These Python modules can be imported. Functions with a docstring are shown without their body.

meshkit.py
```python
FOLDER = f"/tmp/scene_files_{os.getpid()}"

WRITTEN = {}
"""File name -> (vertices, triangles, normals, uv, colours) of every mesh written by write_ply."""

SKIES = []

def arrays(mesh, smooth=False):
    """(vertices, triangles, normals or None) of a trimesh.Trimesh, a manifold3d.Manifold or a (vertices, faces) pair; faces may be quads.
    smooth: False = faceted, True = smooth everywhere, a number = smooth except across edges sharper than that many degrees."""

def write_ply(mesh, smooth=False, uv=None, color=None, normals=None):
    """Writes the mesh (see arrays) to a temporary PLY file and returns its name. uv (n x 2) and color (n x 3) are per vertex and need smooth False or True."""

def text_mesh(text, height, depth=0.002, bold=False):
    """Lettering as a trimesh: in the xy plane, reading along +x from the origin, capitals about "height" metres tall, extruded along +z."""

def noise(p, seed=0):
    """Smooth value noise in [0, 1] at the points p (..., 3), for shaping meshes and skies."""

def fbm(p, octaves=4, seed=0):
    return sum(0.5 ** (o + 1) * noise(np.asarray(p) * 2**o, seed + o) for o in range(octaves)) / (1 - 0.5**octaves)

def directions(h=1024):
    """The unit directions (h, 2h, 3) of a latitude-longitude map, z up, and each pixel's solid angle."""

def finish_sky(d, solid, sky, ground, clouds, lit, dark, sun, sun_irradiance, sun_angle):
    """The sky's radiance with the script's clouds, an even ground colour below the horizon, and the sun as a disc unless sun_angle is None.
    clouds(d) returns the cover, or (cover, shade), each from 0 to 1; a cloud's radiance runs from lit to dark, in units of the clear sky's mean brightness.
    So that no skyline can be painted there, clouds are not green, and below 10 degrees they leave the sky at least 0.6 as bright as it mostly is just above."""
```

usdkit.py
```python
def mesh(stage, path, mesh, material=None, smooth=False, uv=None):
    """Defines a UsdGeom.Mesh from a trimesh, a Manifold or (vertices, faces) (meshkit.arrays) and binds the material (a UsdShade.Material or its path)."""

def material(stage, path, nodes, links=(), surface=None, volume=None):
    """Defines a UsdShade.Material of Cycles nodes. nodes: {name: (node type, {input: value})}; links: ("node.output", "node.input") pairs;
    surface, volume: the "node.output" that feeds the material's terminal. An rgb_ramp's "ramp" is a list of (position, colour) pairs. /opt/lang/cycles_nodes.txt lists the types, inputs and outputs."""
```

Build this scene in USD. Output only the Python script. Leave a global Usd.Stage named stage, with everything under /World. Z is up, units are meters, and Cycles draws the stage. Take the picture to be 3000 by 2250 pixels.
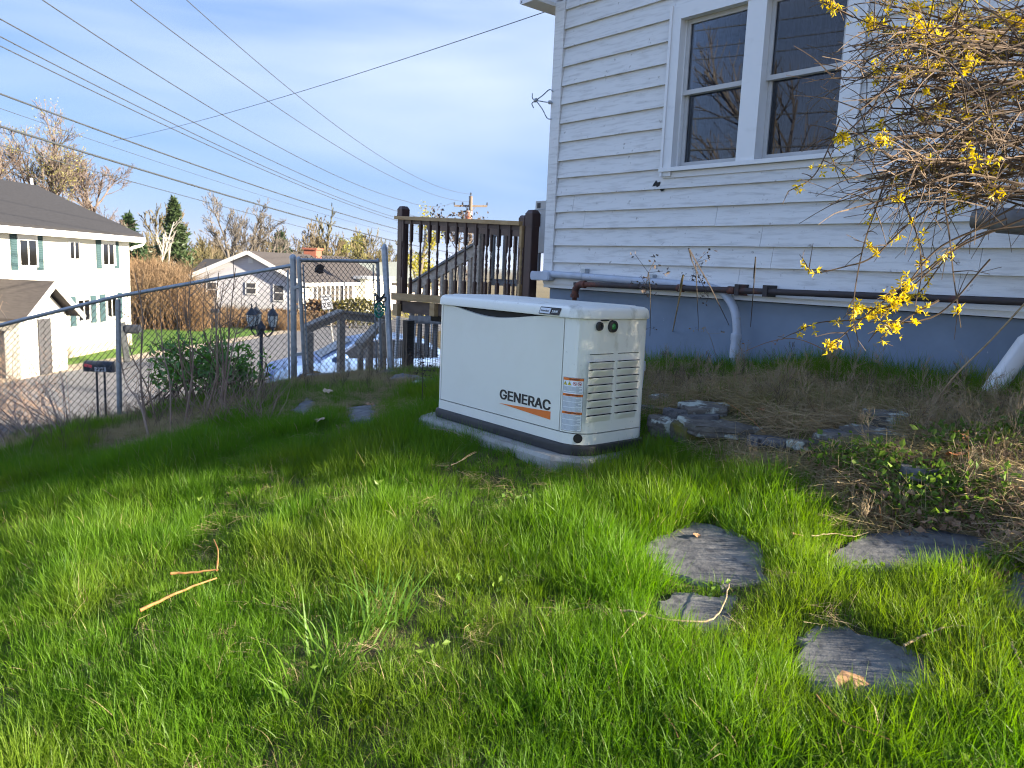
import math, random, numpy as np, trimesh, usdkit, meshkit
from pxr import Usd, UsdGeom, UsdLux, UsdShade, Gf, Sdf, Vt
from shapely.geometry import Polygon, box as sbox
from shapely import affinity
from scipy.interpolate import RBFInterpolator
from scipy.ndimage import map_coordinates

rng = np.random.default_rng(7)
stage = Usd.Stage.CreateInMemory()
UsdGeom.SetStageUpAxis(stage, 'Z'); UsdGeom.SetStageMetersPerUnit(stage, 1.0)
W = UsdGeom.Xform.Define(stage, '/World'); stage.SetDefaultPrim(W.GetPrim())
UsdGeom.Scope.Define(stage, '/World/Looks')

# ------------------------------------------------------------------ camera
FPX, YAW, PITCH, ROLL = 2268.06, 0.869303, 0.145554, -0.0433253      # calibrated from the vanishing lines of the wall
EYE = np.array([0, 0, 1.4])
_F = np.array([-math.sin(YAW)*math.cos(PITCH), math.cos(YAW)*math.cos(PITCH), -math.sin(PITCH)])
_R = np.cross(_F, [0, 0, 1]); _R /= np.linalg.norm(_R); _D = np.cross(_F, _R)
_R, _D = math.cos(ROLL)*_R + math.sin(ROLL)*_D, -math.sin(ROLL)*_R + math.cos(ROLL)*_D
cam = UsdGeom.Camera.Define(stage, '/World/camera')
cam.CreateHorizontalApertureAttr(36.0); cam.CreateVerticalApertureAttr(27.0); cam.CreateFocalLengthAttr(36.0*FPX/3000)
cam.CreateClippingRangeAttr(Gf.Vec2f(0.05, 20000))
cam.CreateFStopAttr(5.0); cam.CreateFocusDistanceAttr(3.9)
EXPOSURE = 2.55
cam.CreateExposureAttr(EXPOSURE)
M = np.eye(4); M[0, :3], M[1, :3], M[2, :3], M[3, :3] = _R, -_D, -_F, EYE
cam.AddTransformOp().Set(Gf.Matrix4d(*M.ravel().tolist()))
def ray(x, y): return (x-1500)/FPX*_R + (y-1125)/FPX*_D + _F
def atY(x, y, Y): v = ray(x, y); return EYE + v*(Y/v[1])
def atX(x, y, X): v = ray(x, y); return EYE + v*(X/v[0])
def atZ(x, y, Z): v = ray(x, y); return EYE + v*((Z-EYE[2])/v[2])
def atw(x, y, w): return EYE + ray(x, y)*w
def atP(x, y, p, n):
    v = ray(x, y); p, n = np.asarray(p, float), np.asarray(n, float)
    return EYE + v*(((p-EYE) @ n)/(v @ n))
def depth(p): return float((np.asarray(p)-EYE) @ _F)

# ------------------------------------------------------------------ light
SUN_AZ, SUN_EL = math.radians(34), math.radians(20)                   # azimuth measured from +x towards +y
SUN = np.array([math.cos(SUN_AZ)*math.cos(SUN_EL), math.sin(SUN_AZ)*math.cos(SUN_EL), math.sin(SUN_EL)])
sky = UsdLux.DomeLight.Define(stage, '/World/sky')
skym = usdkit.material(stage, '/World/Looks/sky_look', {
    's': ('sky_texture', dict(sky_type='single_scattering', sun_disc=False, sun_elevation=SUN_EL, sun_rotation=math.atan2(SUN[0], SUN[1]), air_density=1.0, aerosol_density=0.6, ozone_density=1.4, altitude=100.0)),
    'g': ('texture_coordinate', {}), 'mp': ('mapping', dict(scale=(1.2, 1.2, 5.0), rotation=(0.3, 0.12, 0.5))),
    'n': ('noise_texture', dict(scale=1.1, detail=4.0, roughness=0.5, distortion=0.5)),
    'n2': ('noise_texture', dict(scale=0.7, detail=3.0, roughness=0.5)),
    'r': ('map_range', dict(from_min=0.42, from_max=0.72, to_min=0.0, to_max=0.8, clamp=True)),
    'fl': ('mix', dict(fac=0.8, color2=(0.66, 1.36, 3.1))), 'c': ('mix', dict(mix_type='mix', color2=(3.1, 3.55, 4.5))),
    'b': ('background_shader', dict(strength=0.05))},
    [('g.generated', 'mp.vector'), ('mp.vector', 'n.vector'), ('n.fac', 'r.value'), ('r.result', 'c.fac'), ('s.color', 'fl.color1'), ('fl.color', 'c.color1'), ('c.color', 'b.color')], surface='b.background')
UsdShade.MaterialBindingAPI.Apply(sky.GetPrim()).Bind(skym)
sun = UsdLux.DistantLight.Define(stage, '/World/sun')
sun.CreateIntensityAttr(1.08); sun.CreateAngleAttr(0.8); sun.CreateNormalizeAttr(True); sun.CreateColorAttr(Gf.Vec3f(1.0, 0.87, 0.68))
_z = SUN; _x = np.cross([0, 0, 1], _z); _x /= np.linalg.norm(_x); _y = np.cross(_z, _x)
Ms = np.eye(4); Ms[0, :3], Ms[1, :3], Ms[2, :3] = _x, _y, _z
sun.AddTransformOp().Set(Gf.Matrix4d(*Ms.ravel().tolist()))

# ------------------------------------------------------------------ naming and parts
_used = {}
def numbered(parent, name):
    k = (str(parent), name); n = _used.get(k, 0); _used[k] = n+1
    return name if n == 0 else f'{name}_{n:03d}'
_loc = {}
def tag(prim, label=None, cat=None, group=None, kind=None):
    for k, v in (('label', label), ('category', cat), ('group', group), ('kind', kind)):
        if v: prim.SetCustomDataByKey(k, v)
    return prim
def thing(name, label, cat, loc=(0, 0, 0), group=None, kind=None):
    path = '/World/' + numbered('/World', name)
    x = UsdGeom.Xform.Define(stage, path); x.AddTranslateOp().Set(Gf.Vec3d(*map(float, loc)))
    _loc[path] = np.asarray(loc, float)
    tag(x.GetPrim(), label, cat, group, kind)
    return path
def put(parent, name, mesh, mat, smooth=False, label=None, kind=None):
    """one Mesh prim under a thing or a part; the mesh is given in world coordinates"""
    root = '/'.join(parent.split('/')[:3]); loc = _loc.get(root, np.zeros(3))
    if isinstance(mesh, B): mesh = mesh.mesh()
    v, f = (np.asarray(mesh.vertices), np.asarray(mesh.faces)) if hasattr(mesh, 'vertices') else (np.asarray(mesh[0]), np.asarray(mesh[1]))
    path = parent + '/' + numbered(parent, name)
    m = usdkit.mesh(stage, path, (v-loc, f), mat, smooth)
    tag(m.GetPrim(), label, None, None, kind)
    return path
def solo(name, mesh, mat, label, cat, smooth=False, group=None, kind=None):
    if isinstance(mesh, B): mesh = mesh.mesh()
    path = '/World/' + numbered('/World', name)
    m = usdkit.mesh(stage, path, mesh, mat, smooth)
    tag(m.GetPrim(), label, cat, group, kind)
    return path

# ------------------------------------------------------------------ mesh building
def unit(v): v = np.asarray(v, float); return v/max(1e-12, np.linalg.norm(v))
class B:
    def __init__(s): s.v, s.f, s.n = [], [], 0
    def add(s, v, f):
        v = np.asarray(v, float); f = np.asarray(f, int)
        if f.shape[1] == 4: f = np.vstack([f[:, [0, 1, 2]], f[:, [0, 2, 3]]])
        s.v.append(v); s.f.append(f+s.n); s.n += len(v); return s
    def box(s, lo, hi):
        lo, hi = np.asarray(lo, float), np.asarray(hi, float)
        return s.frame_box((lo+hi)/2, hi-lo, np.eye(3))
    def frame_box(s, c, size, ax):
        """ax: rows are the box's axes"""
        k = np.array([[i, j, l] for i in (-.5, .5) for j in (-.5, .5) for l in (-.5, .5)])*np.asarray(size)
        f = [[0, 1, 3, 2], [4, 6, 7, 5], [0, 4, 5, 1], [2, 3, 7, 6], [0, 2, 6, 4], [1, 5, 7, 3]]
        return s.add(k @ np.asarray(ax)+np.asarray(c), f)
    def bar(s, p, q, w, h, up=(0, 0, 1)):
        p, q = np.asarray(p, float), np.asarray(q, float); a = unit(q-p); b = unit(np.cross(up, a)); c = np.cross(a, b)
        return s.frame_box((p+q)/2, (np.linalg.norm(q-p), w, h), np.array([a, b, c]))
    def tube(s, pts, r, n=8, cap=True):
        pts = np.asarray(pts, float); k = len(pts); r = np.broadcast_to(np.asarray(r, float), (k,))
        t = np.gradient(pts, axis=0); t /= np.maximum(np.linalg.norm(t, axis=1, keepdims=True), 1e-12)
        u = np.cross(t, np.where(np.abs(t[:, 2:3]) > .95, [[1., 0, 0]], [[0, 0, 1.]])); u /= np.maximum(np.linalg.norm(u, axis=1, keepdims=True), 1e-12)
        for i in range(1, k):
            if u[i] @ u[i-1] < 0: u[i] *= -1
        w = np.cross(t, u); a = np.arange(n)*2*np.pi/n
        v = (pts[:, None]+r[:, None, None]*(np.cos(a)[None, :, None]*u[:, None]+np.sin(a)[None, :, None]*w[:, None])).reshape(-1, 3)
        i, j = np.meshgrid(np.arange(k-1), np.arange(n), indexing='ij'); i, j = i.ravel(), j.ravel(); j2 = (j+1) % n
        f = np.stack([i*n+j, i*n+j2, (i+1)*n+j2, (i+1)*n+j], 1); f = np.vstack([f[:, [0, 1, 2]], f[:, [0, 2, 3]]])
        if cap and n > 2:
            f = np.vstack([f, [[0, q+1, q] for q in range(1, n-1)], [[(k-1)*n, (k-1)*n+q, (k-1)*n+q+1] for q in range(1, n-1)]])
        return s.add(v, f)
    def prism(s, poly, origin, ax_u, ax_v, d):
        """shapely polygon in the plane origin+u*ax_u+v*ax_v, extruded by the vector d"""
        for g in getattr(poly, 'geoms', [poly]):
            m = trimesh.creation.extrude_polygon(g, 1.0, engine='earcut'); q = np.asarray(m.vertices)
            v = np.asarray(origin, float)+q[:, :1]*np.asarray(ax_u, float)+q[:, 1:2]*np.asarray(ax_v, float)+q[:, 2:3]*np.asarray(d, float)
            s.add(v, m.faces)
        return s
    def loft(s, rings, cap=True):
        rings = [np.asarray(r, float) for r in rings]; n = len(rings[0]); k = len(rings)
        f = [[i*n+j, i*n+(j+1) % n, (i+1)*n+(j+1) % n, (i+1)*n+j] for i in range(k-1) for j in range(n)]
        s.add(np.vstack(rings), f)
        if cap:
            for r in (rings[0], rings[-1]): s.add(np.vstack([r, r.mean(0)]), [[j, (j+1) % n, n] for j in range(n)])
        return s
    def lathe(s, prof, c, n=12, axis=(0, 0, 1)):
        """prof: (radius, height) pairs along axis from the point c"""
        a = unit(axis); u = unit(np.cross(a, (1, 0, 0) if abs(a[0]) < .9 else (0, 1, 0))); w = np.cross(a, u); t = np.arange(n)*2*np.pi/n
        return s.loft([np.asarray(c)+a*h+r*(np.cos(t)[:, None]*u+np.sin(t)[:, None]*w) for r, h in prof])
    def trim(s, m, f=lambda v: v): return s.add(f(np.asarray(m.vertices)), m.faces)
    def mesh(s): return trimesh.Trimesh(np.vstack(s.v), np.vstack(s.f), process=False)
def rrect(x0, x1, y0, y1, r, z, n=7):
    """ring of a rounded rectangle; r: radii at (x1,y0), (x1,y1), (x0,y1), (x0,y0)"""
    out = []
    for k, (cx, cy, a0) in enumerate(((x1-r[0], y0+r[0], -90), (x1-r[1], y1-r[1], 0), (x0+r[2], y1-r[2], 90), (x0+r[3], y0+r[3], 180))):
        for a in np.radians(np.linspace(a0, a0+90, n)): out.append((cx+r[k]*math.cos(a), cy+r[k]*math.sin(a), z))
    return np.array(out)
def bez(p, n=12):
    """smooth curve through the points p (Catmull-Rom)"""
    p = np.asarray(p, float)
    if len(p) == 2: return p[0]+(p[1]-p[0])*np.linspace(0, 1, n)[:, None]
    q = np.vstack([2*p[0]-p[1], p, 2*p[-1]-p[-2]]); out = []
    for i in range(1, len(q)-2):
        for t in np.linspace(0, 1, n, endpoint=i == len(q)-3):
            out.append(.5*(2*q[i]+(q[i+1]-q[i-1])*t+(2*q[i-1]-5*q[i]+4*q[i+1]-q[i+2])*t*t+(3*q[i]-q[i-1]-3*q[i+1]+q[i+2])*t**3))
    return np.array(out)

# ------------------------------------------------------------------ materials
def mat(name, col, rough=.6, col2=None, scale=8., lo=.4, hi=.65, stretch=(1, 1, 1), bump=0., bscale=60., metallic=0., spec=.5, detail=5., col3=None, scale3=3., lo3=.5, hi3=.7, island=0., coat=0.):
    """principled material: col, blotched with col2 (and col3) by noise in world space; island varies each connected piece"""
    n = {'p': ('principled_bsdf', dict(base_color=col, roughness=rough, metallic=metallic, specular_ior_level=spec, coat_weight=coat)), 'g': ('geometry', {})}
    L, out = [], None
    if col2 is not None:
        n |= {'m': ('mapping', dict(scale=stretch)), 'n': ('noise_texture', dict(scale=scale, detail=detail, roughness=.6)),
              'r': ('map_range', dict(from_min=lo, from_max=hi, to_min=0., to_max=1., clamp=True)), 'x': ('mix', dict(color1=col, color2=col2))}
        L += [('g.position', 'm.vector'), ('m.vector', 'n.vector'), ('n.fac', 'r.value'), ('r.result', 'x.fac')]; out = 'x.color'
    if col3 is not None:
        n |= {'n3': ('noise_texture', dict(scale=scale3, detail=4., roughness=.65)), 'r3': ('map_range', dict(from_min=lo3, from_max=hi3, to_min=0., to_max=1., clamp=True)), 'x3': ('mix', dict(color1=col, color2=col3))}
        L += [('g.position', 'n3.vector'), ('n3.fac', 'r3.value'), ('r3.result', 'x3.fac')] + ([(out, 'x3.color1')] if out else []); out = 'x3.color'
    if island:
        n |= {'ri': ('map_range', dict(from_min=0., from_max=1., to_min=1-island, to_max=1+island)), 'hs': ('hsv', dict(color=col))}
        L += [('g.random_per_island', 'ri.value'), ('ri.result', 'hs.value')] + ([(out, 'hs.color')] if out else []); out = 'hs.color'
    if out: L.append((out, 'p.base_color'))
    if bump:
        n |= {'bm': ('mapping', dict(scale=stretch)), 'bn': ('noise_texture', dict(scale=bscale, detail=4., roughness=.6)), 'bu': ('bump', dict(strength=bump, distance=.01))}
        L += [('g.position', 'bm.vector'), ('bm.vector', 'bn.vector'), ('bn.fac', 'bu.height'), ('bu.normal', 'p.normal')]
    return usdkit.material(stage, f'/World/Looks/{name}', n, L, surface='p.BSDF')
def leafmat(name, c1, c2, trans=.45, gloss=.08, patch=None, ps=1.3, rand=True):
    """leaf: diffuse, some light through it, a little gloss; varies per instance, per blade and by broad patches"""
    n = {'o': ('object_info', {}), 'g': ('geometry', {}), 'a': ('math', dict(math_type='add')), 'h': ('math', dict(math_type='fraction')), 'x': ('mix', dict(color1=c1, color2=c2)),
         'd': ('diffuse_bsdf', {}), 't': ('translucent_bsdf', {}), 'tc': ('hsv', dict(saturation=1.1, value=1.25, hue=.5)), 's': ('glossy_bsdf', dict(roughness=.45, color=(1, 1, 1))), 'm1': ('mix_closure', dict(fac=trans)), 'm2': ('mix_closure', dict(fac=gloss))}
    L = [('o.random', 'a.value1'), ('g.random_per_island', 'a.value2'), ('a.value', 'h.value1'), ('h.value', 'x.fac'), ('d.BSDF', 'm1.closure1'), ('t.BSDF', 'm1.closure2'), ('m1.closure', 'm2.closure1'), ('s.BSDF', 'm2.closure2')]
    out = 'x.color'
    if patch is not None:
        n |= {'pn': ('noise_texture', dict(scale=ps, detail=3.)), 'pr': ('map_range', dict(from_min=.45, from_max=.65, to_min=0., to_max=1., clamp=True)), 'px': ('mix', dict(color2=patch))}
        L += [('g.position', 'pn.vector'), ('pn.fac', 'pr.value'), ('pr.result', 'px.fac'), (out, 'px.color1')]; out = 'px.color'
    L += [(out, 'd.color'), (out, 'tc.color'), ('tc.color', 't.color')]
    return usdkit.material(stage, f'/World/Looks/{name}', n, L, surface='m2.closure')
def glassmat(name, tint=(.8, .85, .9), rough=0.0, ior=1.5, refl=1.0):
    return usdkit.material(stage, f'/World/Looks/{name}', {'t': ('transparent_bsdf', dict(color=tint)), 's': ('glossy_bsdf', dict(roughness=rough, color=(refl, refl, refl))), 'f': ('fresnel', dict(IOR=ior)), 'm': ('mix_closure', {})},
                           [('f.fac', 'm.fac'), ('t.BSDF', 'm.closure1'), ('s.BSDF', 'm.closure2')], surface='m.closure')
WHITE = mat('white_paint', (.70, .69, .665), .6, (.47, .455, .43), 4.2, .49, .76, (1, 1, 9), .16, 40., col3=(.27, .24, .21), scale3=22., lo3=.645, hi3=.74)
TRIM = mat('trim_paint', (.72, .715, .70), .5, (.6, .6, .58), 6., .6, .8, (1, 1, 3), .06, 50.)
FOUND = mat('blue_foundation_paint', (.205, .26, .34), .8, (.165, .21, .275), 2.2, .4, .7, (1, 1, 1), .25, 25., col3=(.42, .44, .46), scale3=34., lo3=.71, hi3=.76)
CREAM = mat('cream_steel', (.735, .73, .66), .38, (.69, .68, .60), 3., .45, .8, (1, 1, 1), .03, 300.)
CREAMD = mat('cream_steel_dusty', (.76, .75, .68), .5, (.42, .40, .32), 9., .58, .8, (1, 1, .6), .03, 300., col3=(.5, .48, .42), scale3=45., lo3=.66, hi3=.75)
BLACK = mat('black_plastic', (.018, .018, .02), .5, (.03, .03, .03), 14.)
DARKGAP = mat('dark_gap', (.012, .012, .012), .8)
ORANGE = mat('orange_print', (.72, .17, .03), .45)
INK = mat('black_ink', (.014, .014, .017), .45)
LABELW = mat('label_white', (.78, .80, .82), .4)
INKBLUE = mat('small_print', (.25, .30, .36), .5)
YELLOWP = mat('yellow_print', (.75, .6, .06), .45)
REDP = mat('red_print', (.6, .08, .1), .45)
GREENLED = mat('green_lens', (.05, .28, .07), .25)
SILVER = mat('silver_print', (.62, .66, .74), .35)
CONC = mat('pad_concrete', (.36, .35, .32), .9, (.26, .25, .22), 12., .4, .65, bump=.5, bscale=90.)
RUST = mat('rusty_pipe', (.035, .026, .026), .65, (.13, .042, .025), 5., .56, .72, bump=.35, bscale=90.)
RUST2 = mat('heavy_rust', (.15, .05, .03), .8, (.06, .028, .022), 30., .45, .6, bump=.5, bscale=120.)
PVC = mat('grey_conduit', (.44, .48, .55), .5, (.38, .41, .46), 7., .45, .7, col3=(.36, .27, .14), scale3=9., lo3=.64, hi3=.72)
GALV = mat('galvanised_steel', (.42, .45, .48), .42, (.30, .33, .35), 18., .4, .65, metallic=.55, bump=.1, bscale=120.)
WIREG = mat('fence_wire', (.075, .08, .085), .6, (.05, .05, .05), 20.)
BROWNP = mat('brown_stain', (.062, .030, .025), .45, (.045, .024, .02), 10., .4, .65, (1, 1, .3), .1, 60.)
NEWWOOD = mat('new_lumber', (.43, .29, .14), .7, (.34, .21, .09), 26., .4, .65, (.25, 1, 1), .1, 90.)
OLDWOOD = mat('weathered_lumber', (.42, .36, .29), .85, (.27, .225, .18), 22., .42, .64, (.5, 1, 1), .3, 80.)
DECKW = mat('deck_wood', (.15, .105, .08), .8, (.10, .07, .055), 16., .4, .65, (.3, 1, 1), .2, 80.)
GREYWOOD = mat('grey_picket', (.20, .20, .20), .85, (.12, .12, .12), 20., .4, .65, (1, 1, .3), .2, 80.)
SLATE = mat('slate', (.088, .090, .096), .7, (.165, .165, .165), 7., .42, .66, (1.2, .9, 4), .4, 30., col3=(.05, .052, .06), scale3=22., lo3=.52, hi3=.66)
SLATEL = mat('lichen_slate', (.15, .138, .118), .88, (.085, .078, .066), 14., .42, .62, (1, 1, 3), .7, 50., col3=(.44, .48, .42), scale3=6.5, lo3=.53, hi3=.60)
MOSSY = mat('mossy_stone', (.10, .095, .07), .9, (.13, .115, .025), 10., .42, .6, bump=.7, bscale=60.)
TANROCK = mat('tan_rock', (.33, .27, .18), .9, (.22, .17, .10), 9., .42, .65, bump=.6, bscale=40.)
ASPH = mat('asphalt', (.118, .12, .130), .9, (.088, .09, .098), 1.3, .4, .65, bump=.35, bscale=120.)
GRAVEL = mat('sandy_verge', (.30, .25, .19), .95, (.2, .17, .12), 2.5, .4, .65, bump=.4, bscale=80.)
SHING = mat('dark_shingle', (.020, .020, .024), .95, (.013, .013, .016), 5., .4, .65, (1, 1, 6), .3, 30.)
SHINGB = mat('brown_shingle', (.052, .045, .044), .95, (.038, .033, .032), 4., .4, .65, (1, 1, 6), .3, 30.)
SHINGG = mat('green_grey_shingle', (.23, .25, .225), .9, (.18, .2, .18), 4., .4, .65, (1, 1, 6), .3, 30.)
VINYL = usdkit.material(stage, '/World/Looks/white_vinyl', {'g': ('geometry', {}), 'sx': ('separate_xyz', {}), 'm': ('math', dict(math_type='multiply', value2=8.)), 'fr': ('math', dict(math_type='fraction')), 'bu': ('bump', dict(strength=.6, distance=.02)), 'p': ('principled_bsdf', dict(base_color=(.62, .605, .55), roughness=.5))},
    [('g.position', 'sx.vector'), ('sx.z', 'm.value1'), ('m.value', 'fr.value1'), ('fr.value', 'bu.height'), ('bu.normal', 'p.normal')], surface='p.BSDF')
GREYVINYL = usdkit.material(stage, '/World/Looks/grey_vinyl', {'g': ('geometry', {}), 'sx': ('separate_xyz', {}), 'm': ('math', dict(math_type='multiply', value2=7.)), 'fr': ('math', dict(math_type='fraction')), 'bu': ('bump', dict(strength=.8, distance=.03)), 'p': ('principled_bsdf', dict(base_color=(.60, .60, .64), roughness=.55))},
    [('g.position', 'sx.vector'), ('sx.z', 'm.value1'), ('m.value', 'fr.value1'), ('fr.value', 'bu.height'), ('bu.normal', 'p.normal')], surface='p.BSDF')
TEAL = mat('teal_shutter', (.024, .058, .068), .8, (.032, .072, .082), 3.)
BRICK = mat('chimney_brick', (.30, .10, .06), .9, (.22, .08, .055), 6.)
BLIND = mat('window_blind', (.065, .058, .05), .8, (.04, .036, .033), 9., .45, .6, (6, 6, .2))
DARKROOM = mat('dark_interior', (.05, .05, .055), .9)
CURTAIN = mat('dark_curtain', (.16, .17, .22), .9, (.10, .11, .15), 9., .4, .6, (4, 4, .3))
VINYLSASH = mat('almond_sash', (.52, .505, .48), .5, (.46, .45, .43), 8.)
GLASS = glassmat('window_glass', (.62, .66, .72)); GLASSF = glassmat('far_window_glass', (.7, .72, .75), .05, 1.2, .12)
CARPAINT = mat('pale_blue_car_paint', (.11, .19, .38), .4, (.10, .18, .36), 2., coat=.15)
CARGLASS = mat('car_glass', (.012, .014, .018), .06)
RUBBER = mat('tyre_rubber', (.02, .02, .02), .8)
CHROME = mat('chrome', (.6, .6, .62), .2, metallic=.9)
IRON = mat('black_iron', (.022, .027, .037), .5, (.035, .04, .05), 10.)
LAMPG = mat('lamp_glass', (.55, .60, .58), .2)
SIGNW = mat('sign_face', (.62, .64, .66), .4)
CABLE = mat('overhead_cable', (.035, .042, .05), .6)
POLEW = mat('pole_wood', (.20, .155, .115), .9, (.14, .10, .075), 4., .4, .65, (3, 3, .2))
TRANS = mat('rusty_transformer', (.45, .46, .46), .6, (.36, .12, .07), 2.2, .46, .56)
BARK = mat('grey_bark', (.15, .13, .11), .9, (.10, .088, .072), 9., .4, .65)
BARKP = mat('reddish_twigs', (.15, .115, .095), .9, (.11, .085, .075), 4., .4, .65)
BIRCH = mat('birch_bark', (.40, .37, .33), .8, (.24, .21, .18), 6., .6, .7, (1, 1, 5))
TWIGR = mat('reddish_stem', (.27, .185, .13), .9, (.19, .125, .09), 9., .4, .65)
TWIG = mat('brown_twig', (.13, .085, .055), .85, (.085, .058, .04), 30., .4, .65)
TWIGL = mat('pale_dry_stem', (.34, .26, .16), .85, (.24, .17, .095), 26., .4, .65)
TWIGO = mat('orange_stick', (.34, .17, .055), .85, (.24, .11, .035), 30., .4, .65)
TWIGD = mat('dark_dry_stem', (.075, .055, .045), .85, (.05, .036, .03), 30., .4, .65)
DLEAF = mat('dead_leaf', (.37, .215, .115), .8, (.26, .135, .065), 30., .4, .65)
DLEAF2 = mat('orange_dead_leaf', (.46, .18, .06), .8, (.33, .12, .045), 30., .4, .65)
DLEAF3 = mat('pale_dead_leaf', (.55, .40, .28), .8, (.42, .29, .19), 30., .4, .65)
GRASS = leafmat('grass_blade', (.082, .194, .012), (.128, .252, .018), .5, .015, (.155, .242, .024), 1.1)
GRASS2 = leafmat('coarse_grass_blade', (.095, .20, .035), (.14, .25, .06), .45, .008, (.10, .19, .022), 1.5)
STRAW = leafmat('straw', (.50, .39, .23), (.30, .225, .125), .25, .02, (.34, .28, .13), 2.4)
LITTER = leafmat('leaf_litter_leaf', (.32, .20, .125), (.18, .10, .06), .2, .02, (.44, .31, .22), 4.)
IVY = leafmat('ground_cover_leaf', (.085, .17, .025), (.16, .24, .045), .4, .015)
SHRUBL = leafmat('shrub_leaf', (.10, .24, .03), (.15, .31, .05), .4, .06)
FLOWER = leafmat('yellow_petal', (.66, .48, .012), (.74, .57, .03), .35, .02)
BUDY = leafmat('yellow_green_bud', (.30, .28, .03), (.40, .36, .06), .4, .02)
BUDG = leafmat('spring_bud', (.23, .24, .05), (.32, .30, .09), .4, .02)
BUDR = leafmat('reddish_bud', (.20, .135, .10), (.24, .17, .12), .3, .02)
NEEDLE = leafmat('conifer_needle', (.030, .060, .022), (.055, .085, .03), .2, .03)
HEDGE = leafmat('hedge_leaf', (.16, .16, .035), (.22, .14, .05), .3, .03)
BRUSHT = leafmat('brush_twig', (.19, .13, .08), (.16, .12, .08), .1, .0, (.20, .125, .07), .12)
WOODT = leafmat('woodland_twig', (.18, .14, .09), (.14, .12, .075), .1, .0, (.15, .14, .06), .05)
HILLM = mat('hill_woods', (.10, .105, .075), .95, (.075, .09, .055), .01)
NETM = mat('black_netting', (.02, .022, .024), .7)
ROPE = mat('green_rope', (.03, .22, .15), .6)
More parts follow.
